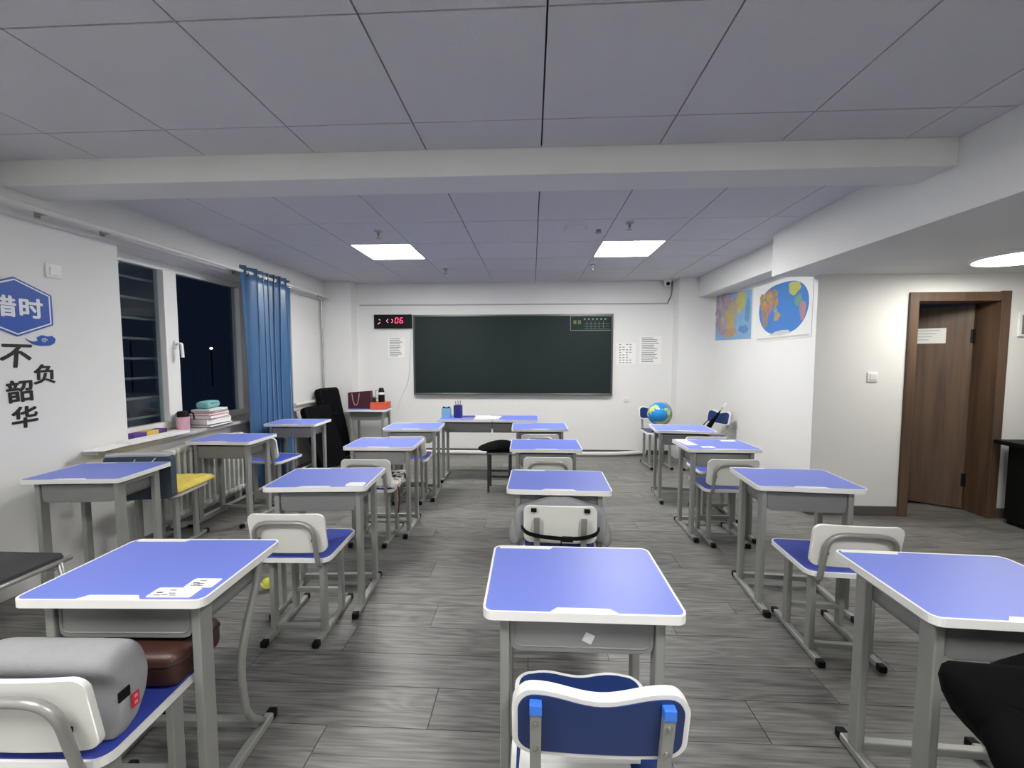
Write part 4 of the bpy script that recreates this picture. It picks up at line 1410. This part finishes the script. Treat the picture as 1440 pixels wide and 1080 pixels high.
# ------------------------------------------------------------------ curtain, rod, pipes, radiators
rod = thing('curtain_rod', 'white pipe used as a curtain rod under the soffit', 'rod', (-2.835, 0, 2.235))
b = new_bm(); tube(b, [(0, 1.5, 0), (0, 5.70, 0)], 0.018, 14)
obj('rod', b, M_PIPE, rod, smooth=True)
for yy in (2.35, 2.72, 3.95, 5.55):
    b = new_bm(); box(b, (-0.055, yy, 0.0), (0.11, 0.016, 0.014), 0.002); box(b, (-0.106, yy, 0.004), (0.008, 0.03, 0.05), 0.002)
    obj('bracket', b, M_TUBE, rod)
def curtain():
    t = thing('curtain', 'blue satin curtain with metal eyelets drawn aside at the window', 'curtain', (-2.835, 4.0, 0))
    NU, NV = 150, 14
    y0, y1 = 3.90, 4.74
    b = new_bm()
    V = []
    for j in range(NV + 1):
        v = j / NV
        z = 0.04 + (2.29 - 0.04) * v
        row = []
        for i in range(NU + 1):
            u = i / NU
            f = 7.0
            amp = 0.032 + 0.010 * math.sin(u * 9 + 1)
            ph = 2 * PI * f * (u - 0.07 * math.sin(2 * PI * u)) + 0.7 * math.sin(3 * u * PI + 2.5 * (1 - v))
            sp = 1 + 0.03 * (1 - v)
            yy = (y0 - 4.0) + (y1 - y0) * (0.5 + (u - 0.5) * sp) + 0.018 * math.sin(2 * ph)
            xx = amp * math.sin(ph) + 0.008 * math.sin(13 * u + 5 * v)
            row.append(b.verts.new((xx, yy, z)))
        V.append(row)
    for j in range(NV):
        for i in range(NU):
            b.faces.new((V[j][i], V[j][i + 1], V[j + 1][i + 1], V[j + 1][i]))
    m = mat('blue_satin', (54, 94, 134), 0.32, var=0.08, scale=3, spec=0.6)
    m.node_tree.nodes['Principled BSDF'].inputs['Sheen Weight'].default_value = 0.3
    o = obj('cloth', b, m, t, smooth='all')
    s = o.modifiers.new('sol', 'SOLIDIFY'); s.thickness = 0.003
    for k in range(11):
        u = (k + 0.5) / 11.0
        yy = (y0 - 4.0) + (y1 - y0) * u
        b = new_bm()
        ring_ = [(0.0, 0.030 * math.cos(2 * PI * q / 16), 0.030 * math.sin(2 * PI * q / 16)) for q in range(16)]
        sweep(b, ring_, circ(0.006, 6), closed=True, up=Vector((1, 0, 0)))
        obj('eyelet', b, M_SCREW, o, smooth='all', loc=(0.0, yy, 2.235), rot=(0, 0, PI / 2 * 0.45 * (1 if k % 2 else -1)))
    return t
curtain()

def radiator(label, y0, n, x=-2.90):
    t = thing('radiator', label, 'radiator', (x, y0, 0))
    b = new_bm()
    for dx in (-0.03, 0.03):
        tube(b, [(dx, 0, 0.10), (dx, 0, 0.64)], 0.012, 8)
    for z in (0.11, 0.63):
        box(b, (0, 0, z), (0.10, 0.05, 0.045), 0.012)
    box(b, (0, 0, 0.37), (0.075, 0.012, 0.5), 0.004)
    me = None
    for k in range(n):
        if me is None:
            f = obj('fin', b, M_PIPE, t, smooth=True)
            me = f.data
        else:
            f = bpy.data.objects.new('fin', me)
            COL.objects.link(f)
            f.parent = t
        f.location = (0, 0.03 + 0.06 * k, 0)
    for yy in (0.06, 0.06 * n - 0.06):
        obj('foot', bx(-0.03, 0.03, yy - 0.012, yy + 0.012, 0.002, 0.1, 0.003), M_PIPE, t)
    return t
radiator('white ribbed radiator under the window', 3.06, 14)
b = new_bm(); tube(b, [(-2.838, 3.12, 0.016), (-2.838, 5.2, 0.016)], 0.015, 12)
tag(obj('heating_pipe', b, M_PIPE, smooth=True), 'white heating pipe along the floor below the window', 'pipe')
b = new_bm(); tube(b, fillet([(-2.955, 5.60, 2.26), (-2.955, 5.66, 2.24), (-2.955, 5.67, 0.02)], 0.03, 5), 0.015, 12)
tag(obj('riser_pipe', b, mat('chrome_pipe', (190, 192, 192), 0.25, 0.7), smooth=True), 'thin vertical pipe in the corner between curtain and chalkboard wall', 'pipe')
b = new_bm(); tube(b, [(-2.955, 4.95, 0.80), (-2.955, 5.60, 0.80)], 0.022, 12)
tag(obj('heating_pipe', b, M_PIPE, smooth=True), 'short white horizontal pipe on the wall behind the black cases', 'pipe')

# ------------------------------------------------------------------ things on the window sill
ZS = 0.766
def book(label, x, y, z, w, d, h, m, a):
    t = thing('book', label, 'book', (x, y, z), a, 'books stacked on the sill')
    b = new_bm(); box(b, (0, 0, 0.0015), (w, d, 0.003)); box(b, (0, 0, h - 0.0015), (w, d, 0.003)); box(b, (-w / 2 + 0.0015, 0, h / 2), (0.003, d, h - 0.006))
    obj('cover', b, m, t)
    obj('pages', bx(-w / 2 + 0.003, w / 2 - 0.004, -d / 2 + 0.003, d / 2 - 0.003, 0.003, h - 0.003), M_PAPER, t)
z = ZS
for lb, w, d, h, m, a in (('flat black-covered book at the bottom of the sill stack', 0.21, 0.29, 0.022, M_CAP, 0.05), ('cream book above the black one in the sill stack', 0.19, 0.27, 0.05, mat('cream_cover', (214, 208, 196), 0.6), -0.08),
                          ('red-covered book in the middle of the sill stack', 0.18, 0.26, 0.03, M_RED, 0.12), ('pink-covered book above the red one in the sill stack', 0.18, 0.25, 0.022, mat('pink_cover', (206, 132, 132), 0.6), 0.02),
                          ('thin dark-covered book near the top of the sill stack', 0.18, 0.24, 0.014, mat('slate_cover', (70, 76, 84), 0.6), 0.15), ('thin white book on top of the sill stack', 0.17, 0.23, 0.016, M_PAPER, 0.05)):
    book(lb, -2.97, 3.62, z, w, d, h, m, a)
    z += h + 0.0005
t = thing('teal_pouch', 'teal soft pouch lying on top of the book stack', 'pouch', (-2.985, 3.62, z), 0.2)
b = new_bm(); box(b, (0, 0, 0.036), (0.12, 0.20, 0.07), 0.03, 3)
sub(obj('pouch_body', b, M_TEAL, t), 1)
b = new_bm(); tube(b, [(0.058, -0.07, 0.048), (0.062, 0.0, 0.052), (0.058, 0.07, 0.048)], 0.003, 6)
obj('zip', b, M_TEALF, t)
t = thing('pink_cup', 'pink cup with black lid and carrying loop on the sill', 'cup', (-2.93, 3.28, ZS))
b = new_bm(); lathe(b, [(0, 0), (0.036, 0), (0.043, 0.01), (0.047, 0.12), (0.047, 0.125), (0, 0.125)], 22)
obj('cup_body', b, M_PINK, t, smooth=True)
b = new_bm(); lathe(b, [(0.041, 0.1255), (0.041, 0.16), (0.036, 0.172), (0, 0.174)], 22)
obj('lid', b, M_CAP, t, smooth=True)
b = new_bm(); sweep(b, fillet([(0.036, 0.01, 0.158), (0.075, 0.02, 0.158), (0.078, 0.02, 0.10)], 0.02, 4), circ(0.006, 8))
obj('loop', b, M_CAP, t, smooth='all')
t = thing('pencil_box', 'purple and yellow pencil box on the sill beside the pink cup', 'box', (-3.045, 3.06, ZS), 0.06)
b = new_bm(); box(b, (0, 0, 0.022), (0.09, 0.30, 0.042), 0.006)
obj('box_body', b, M_PURP, t)
b = new_bm(); box(b, (0, 0.01, 0.0225), (0.093, 0.11, 0.044), 0.004)
obj('band', b, M_YELB, t)
for lb, x, y, w, d, h, a in (('white sheaf of papers on the sill near the wall corner', -2.90, 2.99, 0.12, 0.5, 0.02, 0.0), ('loose white paper sticking out from the sill end', -2.90, 2.64, 0.13, 0.24, 0.006, 0.1)):
    b = new_bm(); box(b, (0, 0, h / 2), (w, d, h), 0.001)
    tag(obj('paper_stack', b, M_PAPER, loc=(x, y, ZS + 0.0005), rot=(0, 0, a)), lb, 'paper', 'papers on the sill')
b = new_bm(); lathe(b, [(0, 0), (0.045, 0), (0.05, 0.01), (0.05, 0.13), (0.03, 0.15), (0, 0.15)], 20)
tag(obj('grey_jar', b, mat('grey_glazed_jar', (160, 160, 158), 0.3), smooth=True, loc=(-3.08, 3.44, ZS)), 'grey jar standing behind the book stack on the sill', 'jar')

# ------------------------------------------------------------------ front corner: bag, box, bottle; black cases
ZT = DH + 0.002
t = thing('gift_bag', 'maroon paper carrier bag with pale rope handles on the corner desk', 'bag', (-2.335, 5.46, ZT), 0.03)
b = new_bm()
A = [b.verts.new(p) for p in ((-0.155, -0.05, 0), (0.155, -0.05, 0), (0.155, 0.05, 0), (-0.155, 0.05, 0))]
B = [b.verts.new(p) for p in ((-0.16, -0.04, 0.215), (0.15, -0.04, 0.24), (0.15, 0.04, 0.24), (-0.16, 0.04, 0.215))]
C_ = [b.verts.new((v.co.x * 0.97, v.co.y * 0.9, 0.03)) for v in A]
D_ = [b.verts.new((v.co.x * 0.975, v.co.y * 0.9, v.co.z)) for v in B]
for i in range(4):
    j = (i + 1) % 4
    b.faces.new((A[i], A[j], B[j], B[i])); b.faces.new((D_[i], D_[j], C_[j], C_[i])); b.faces.new((B[i], B[j], D_[j], D_[i]))
b.faces.new(A[::-1]); b.faces.new(C_)
obj('bag_body', b, M_MAROON, t)
for s in (-1, 1):
    b = new_bm(); tube(b, [(-0.10 + 0.06 * 0 + 0.10 * (q / 10), s * 0.047 + s * 0.002, 0.205 - 0.16 * math.sin(PI * q / 10) ** 0.6) for q in range(11)], 0.004, 6)
    obj('rope_handle', b, mat('pale_rope', (196, 180, 170), 0.7), t)
t = thing('orange_box', 'flat orange box on the corner desk beside the maroon bag', 'box', (-2.06, 5.46, ZT), 0.05)
b = new_bm(); box(b, (0, 0, 0.04), (0.22, 0.2, 0.08), 0.004)
obj('box_body', b, M_ORANGE, t)
b = new_bm(); box(b, (0, 0, 0.083), (0.226, 0.206, 0.012), 0.003)
obj('lid', b, M_ORANGE, t)
t = thing('thermos', 'dark thermos bottle with a white band on the orange box', 'bottle', (-2.05, 5.47, ZT + 0.0895))
b = new_bm(); lathe(b, [(0, 0), (0.04, 0), (0.042, 0.006), (0.042, 0.13), (0.036, 0.15), (0.03, 0.185), (0.028, 0.19), (0, 0.19)], 20)
obj('bottle_body', b, M_BLACKP, t, smooth=True)
b = new_bm(); lathe(b, [(0.0425, 0.10), (0.044, 0.102), (0.044, 0.13), (0.0425, 0.132)], 20)
obj('band', b, M_PAPER, t)
b = new_bm(); sweep(b, fillet([(-0.03, 0, 0.16), (-0.085, 0, 0.16), (-0.08, 0, 0.05), (-0.042, 0, 0.04)], 0.03, 4), circ(0.006, 8))
obj('handle', b, M_TUBE, t, smooth='all')
t = thing('small_bottle', 'short dark bottle beside the thermos on the orange box', 'bottle', (-2.135, 5.43, ZT + 0.0895))
b = new_bm(); lathe(b, [(0, 0), (0.022, 0), (0.024, 0.005), (0.024, 0.05), (0.014, 0.062)], 16)
obj('bottle_body', b, mat('dark_glass', (40, 34, 30), 0.2), t, smooth=True)
b = new_bm(); lathe(b, [(0.014, 0.0625), (0.014, 0.08), (0, 0.081)], 16)
obj('cap', b, M_TUBE, t, smooth=True)

def case(label, loc, w, h, th, tilt, rz):
    t = thing('black_case', label, 'case', loc, rz, 'black cases leaning in the corner')
    Mt = Matrix.Rotation(tilt, 4, 'X')
    b = new_bm(); prism(b, rrect(w, h, 0.04, 5, 0, h / 2), -th / 2, th / 2, lambda a, c, z: Vector((a, -z, c)), bev=0.012)
    bmesh.ops.transform(b, matrix=Mt, verts=b.verts)
    body = obj('case_body', b, mat('black_nylon', (7, 8, 13), 0.8, var=0.2, scale=14, spec=0.12), t, smooth=True)
    b = new_bm(); tube(b, [(p[0], -th / 2 - 0.001, p[1]) for p in rrect(w - 0.05, h - 0.05, 0.03, 4, 0, h / 2)], 0.004, 6)
    bmesh.ops.transform(b, matrix=Mt, verts=b.verts)
    obj('zip', b, M_CAP, body)
    b = new_bm(); sweep(b, fillet([(-0.05, -th / 2, h * 0.62), (-0.05, -th / 2 - 0.03, h * 0.62), (0.05, -th / 2 - 0.03, h * 0.62), (0.05, -th / 2, h * 0.62)], 0.015, 3), circ(0.008, 6))
    bmesh.ops.transform(b, matrix=Mt, verts=b.verts)
    obj('handle', b, M_CAP, body)
    return t
# lean towards the window wall (top away from the room)
case('tall black case leaning in the corner behind another black case', (-2.63, 5.46, 0.016), 0.36, 0.98, 0.08, -0.24, math.radians(72))
case('wide black case leaning in front of a taller black case', (-2.52, 5.02, 0.016), 0.42, 0.80, 0.08, -0.36, math.radians(72))
b = new_bm(); box(b, (0, 0, 0.06), (0.22, 0.2, 0.12), 0.035, 3)
t = thing('black_bag', 'small crumpled black bag on the floor at the foot of the black cases', 'bag', (-2.28, 5.06, 0.002), 0.5)
sub(obj('bag_body', b, M_BLACKF, t), 1)
b = new_bm(); tube(b, fillet([(-0.06, -0.04, 0.115), (-0.05, -0.05, 0.18), (0.05, -0.05, 0.18), (0.06, -0.04, 0.115)], 0.03, 4), 0.006, 6)
obj('handle', b, M_CAP, t)

# ------------------------------------------------------------------ teacher table things
t = thing('light_blue_box', 'light blue carton on the teacher table', 'box', (-0.98, 4.63, ZT), 0.05)
b = new_bm(); box(b, (0, 0, 0.055), (0.10, 0.08, 0.11), 0.004)
obj('carton', b, mat('light_blue_carton', (120, 172, 204), 0.5), t)
b = new_bm(); box(b, (0, 0, 0.113), (0.08, 0.06, 0.008)); box(b, (-0.03, 0, 0.122), (0.02, 0.02, 0.014), 0.003); box(b, (0.03, 0, 0.122), (0.02, 0.02, 0.014), 0.003)
obj('contents', b, M_CAP, t)
t = thing('navy_cup', 'dark blue pen cup with small white dots on the teacher table', 'cup', (-0.85, 4.66, ZT))
b = new_bm(); lathe(b, [(0, 0), (0.05, 0), (0.052, 0.01), (0.052, 0.14), (0.044, 0.142), (0.044, 0.02), (0, 0.02)], 20)
obj('cup_body', b, mat('dark_blue_print', (44, 46, 112), 0.4), t, smooth=True)
for k in range(3):
    b = new_bm(); tube(b, [(0.01 * k - 0.01, 0.01 * (k - 1), 0.022), (0.025 * (k - 1), 0.02 * (k - 1), 0.19)], 0.004, 6)
    obj('pen', b, [M_NAVY, M_CAP, M_PURP][k], t)
book('dark blue notebook lying on the teacher table', -0.72, 4.60, ZT, 0.16, 0.12, 0.02, mat('dark_blue_cover', (54, 62, 140), 0.5), 0.2)
COL.objects  # keep
for lb, x, y, w, d, h, a in (('white paper pile on the teacher table beside the dark blue notebook', -0.56, 4.62, 0.18, 0.22, 0.012, 0.1), ('loose white paper sheet on the teacher table', -0.44, 4.66, 0.15, 0.2, 0.004, -0.15)):
    b = new_bm(); box(b, (0, 0, h / 2), (w, d, h))
    tag(obj('paper_stack', b, M_PAPER, loc=(x, y, ZT + (0.0 if h > 0.01 else 0.0)), rot=(0, 0, a)), lb, 'paper', 'papers on the teacher table')
t = thing('hanging_tag', 'small white tag on a cord hanging at the front of the teacher table', 'tag', (-0.435, 4.455, DH - 0.03))
b = new_bm(); tube(b, [(0, 0, 0.03), (0, -0.004, 0.0), (0, -0.004, -0.06)], 0.002, 6)
obj('cord', b, M_CAP, t)
b = new_bm(); box(b, (0, -0.004, -0.085), (0.022, 0.004, 0.05), 0.001)
obj('label_card', b, M_PAPER, t)

st = thing('stool', 'dark legged stool with a black cushion in front of the teacher table', 'stool', (-0.335, 4.24, 0))
b = new_bm(); prism(b, rrect(0.26, 0.26, 0.02), 0.40, 0.418)
obj('seat', b, M_TRAY, st)
M_DLEG = mat('dark_steel', (70, 70, 72), 0.45, 0.3)
for sx in (-1, 1):
    for sy in (-1, 1):
        obj('leg', bx(sx * 0.11 - 0.011, sx * 0.11 + 0.011, sy * 0.11 - 0.011, sy * 0.11 + 0.011, 0.002, 0.40, 0.003), M_DLEG, st)
for s in (-1, 1):
    obj('stretcher', bx(s * 0.11 - 0.008, s * 0.11 + 0.008, -0.1, 0.1, 0.16, 0.178), M_DLEG, st)
    obj('stretcher', bx(-0.1, 0.1, s * 0.11 - 0.008, s * 0.11 + 0.008, 0.16, 0.178), M_DLEG, st)
b = new_bm()
n = 12
pr = [(-0.26, 0.018), (-0.18, 0.055), (-0.08, 0.095), (0.02, 0.11), (0.12, 0.10), (0.17, 0.05), (0.16, 0.012), (0.0, 0.0), (-0.16, 0.002)]
rr = []
for i in range(7):
    u = -1 + 2 * i / 6
    k = math.sqrt(max(0.12, 1 - u * u))
    rr.append([b.verts.new((x * (0.6 + 0.4 * k), 0.16 * u, 0.03 + (z - 0.03) * k)) for x, z in pr])
for A, B in zip(rr, rr[1:]):
    for j in range(len(pr)):
        b.faces.new((A[j], A[(j + 1) % len(pr)], B[(j + 1) % len(pr)], B[j]))
b.faces.new(rr[0]); b.faces.new(rr[-1][::-1])
o = obj('black_cushion', b, M_BLACKF, loc=(-0.335, 4.24, 0.4195))
sub(o, 2)
tag(o, 'pointed black cushion lying on the stool by the teacher table', 'cushion')

# ------------------------------------------------------------------ globe
def globe_mat():
    m = bpy.data.materials.new('globe_print')
    m.use_nodes = True
    nt = m.node_tree
    p = nt.nodes['Principled BSDF']
    tc = nt.nodes.new('ShaderNodeTexCoord')
    nz = nt.nodes.new('ShaderNodeTexNoise')
    nz.inputs['Scale'].default_value = 8.5
    nz.inputs['Detail'].default_value = 4
    cr = nt.nodes.new('ShaderNodeValToRGB')
    cr.color_ramp.interpolation = 'CONSTANT'
    e = cr.color_ramp.elements
    e[0].color = rgb(38, 132, 206)
    e[1].position = 0.56
    e[1].color = rgb(170, 200, 110)
    e2 = e.new(0.64)
    e2.color = rgb(226, 212, 120)
    nt.links.new(tc.outputs['Object'], nz.inputs['Vector'])
    nt.links.new(nz.outputs['Fac'], cr.inputs['Fac'])
    nt.links.new(cr.outputs['Color'], p.inputs['Base Color'])
    p.inputs['Roughness'].default_value = 0.25
    return m
gl = thing('globe', 'blue terrestrial globe on a stand, set on a navy chair', 'globe', (1.60, 5.20, 0.4615))
b = new_bm(); bmesh.ops.create_uvsphere(b, u_segments=32, v_segments=20, radius=0.145)
obj('sphere', b, globe_mat(), gl, smooth='all', loc=(0, 0, 0.225), rot=(0.3, 0.35, 2.6))
b = new_bm(); sweep(b, [(0.158 * math.sin(a), 0, 0.225 + 0.158 * math.cos(a)) for a in [0.35 + (PI) * q / 20 for q in range(21)]], circ(0.006, 8))
obj('meridian', b, M_TUBE, gl, smooth='all')
b = new_bm(); lathe(b, [(0, 0), (0.085, 0), (0.085, 0.01), (0.03, 0.022), (0.018, 0.045), (0.018, 0.072), (0, 0.072)], 24)
obj('base', b, M_BLACKP, gl, smooth=True)

# umbrella on the side chair
um = thing('umbrella', 'folded black umbrella with white tip standing on the chair by the map wall', 'umbrella', (2.03, 4.94, 0.4625))
b = new_bm()
ax = Vector((0.30, 0.10, 0.36))
sweep(b, [ax * q for q in (0.02, 0.1, 0.35, 0.7, 0.8)], circ(0.03, 10), scales=[0.45, 0.85, 1.0, 0.45, 0.25])
obj('canopy', b, M_BLACKF, um, smooth=True)
b = new_bm(); tube(b, [ax * 0.8, ax * 0.92], 0.006, 8)
obj('shaft', b, M_TUBE, um)
b = new_bm(); tube(b, [ax * 0.92, ax * 1.06], 0.009, 8)
obj('tip', b, M_EDGE, um)
b = new_bm(); sweep(b, fillet([ax * 0.05 + Vector((0, 0, 0.02)), ax * 0.2 + Vector((-0.09, 0, 0.0)), ax * 0.45 + Vector((-0.05, 0, 0.02))], 0.05, 5), circ(0.006, 6))
obj('strap', b, M_CAP, um)

# ------------------------------------------------------------------ black cabinet by the door
cb = thing('black_cabinet', 'black cabinet with overhanging top standing past the wooden door', 'cabinet', (4.32, 3.30, 0))
MK = mat('black_laminate', (9, 11, 11), 0.55, spec=0.25)
obj('carcass', bx(-0.36, 0.36, -0.30, 0.26, 0.04, 0.66, 0.004), MK, cb)
obj('top_panel', bx(-0.40, 0.38, -0.33, 0.34, 0.66, 0.695, 0.004), MK, cb)
obj('plinth', bx(-0.34, 0.34, -0.28, 0.25, 0.002, 0.04), M_CAP, cb)
for s in (-1, 1):
    d_ = obj('cabinet_door', bx(s * 0.18 - 0.172, s * 0.18 + 0.172, -0.318, -0.30, 0.055, 0.65, 0.003), MK, cb)
    obj('handle', bx(s * 0.03 - 0.006, s * 0.03 + 0.006, -0.34, -0.318, 0.36, 0.48, 0.003), M_TUBE, d_)

# yellow ball on the floor
b = new_bm(); bmesh.ops.create_icosphere(b, subdivisions=3, radius=0.034)
t = thing('yellow_ball', 'small yellow-green ball on the floor near the bowed-leg desk', 'ball', (-1.58, 2.30, 0.034))
obj('ball_body', b, mat('yellow_green_felt', (208, 214, 70), 0.9, bump=0.2, bscale=200), t, smooth='all')
b = new_bm(); tube(b, [(0.0335 * math.cos(a), 0.0335 * math.sin(a), 0.012 * math.sin(2 * a)) for a in [2 * PI * q / 24 for q in range(25)]], 0.0022, 5)
obj('seam', b, M_EDGE, t)
print('planks', nplank)
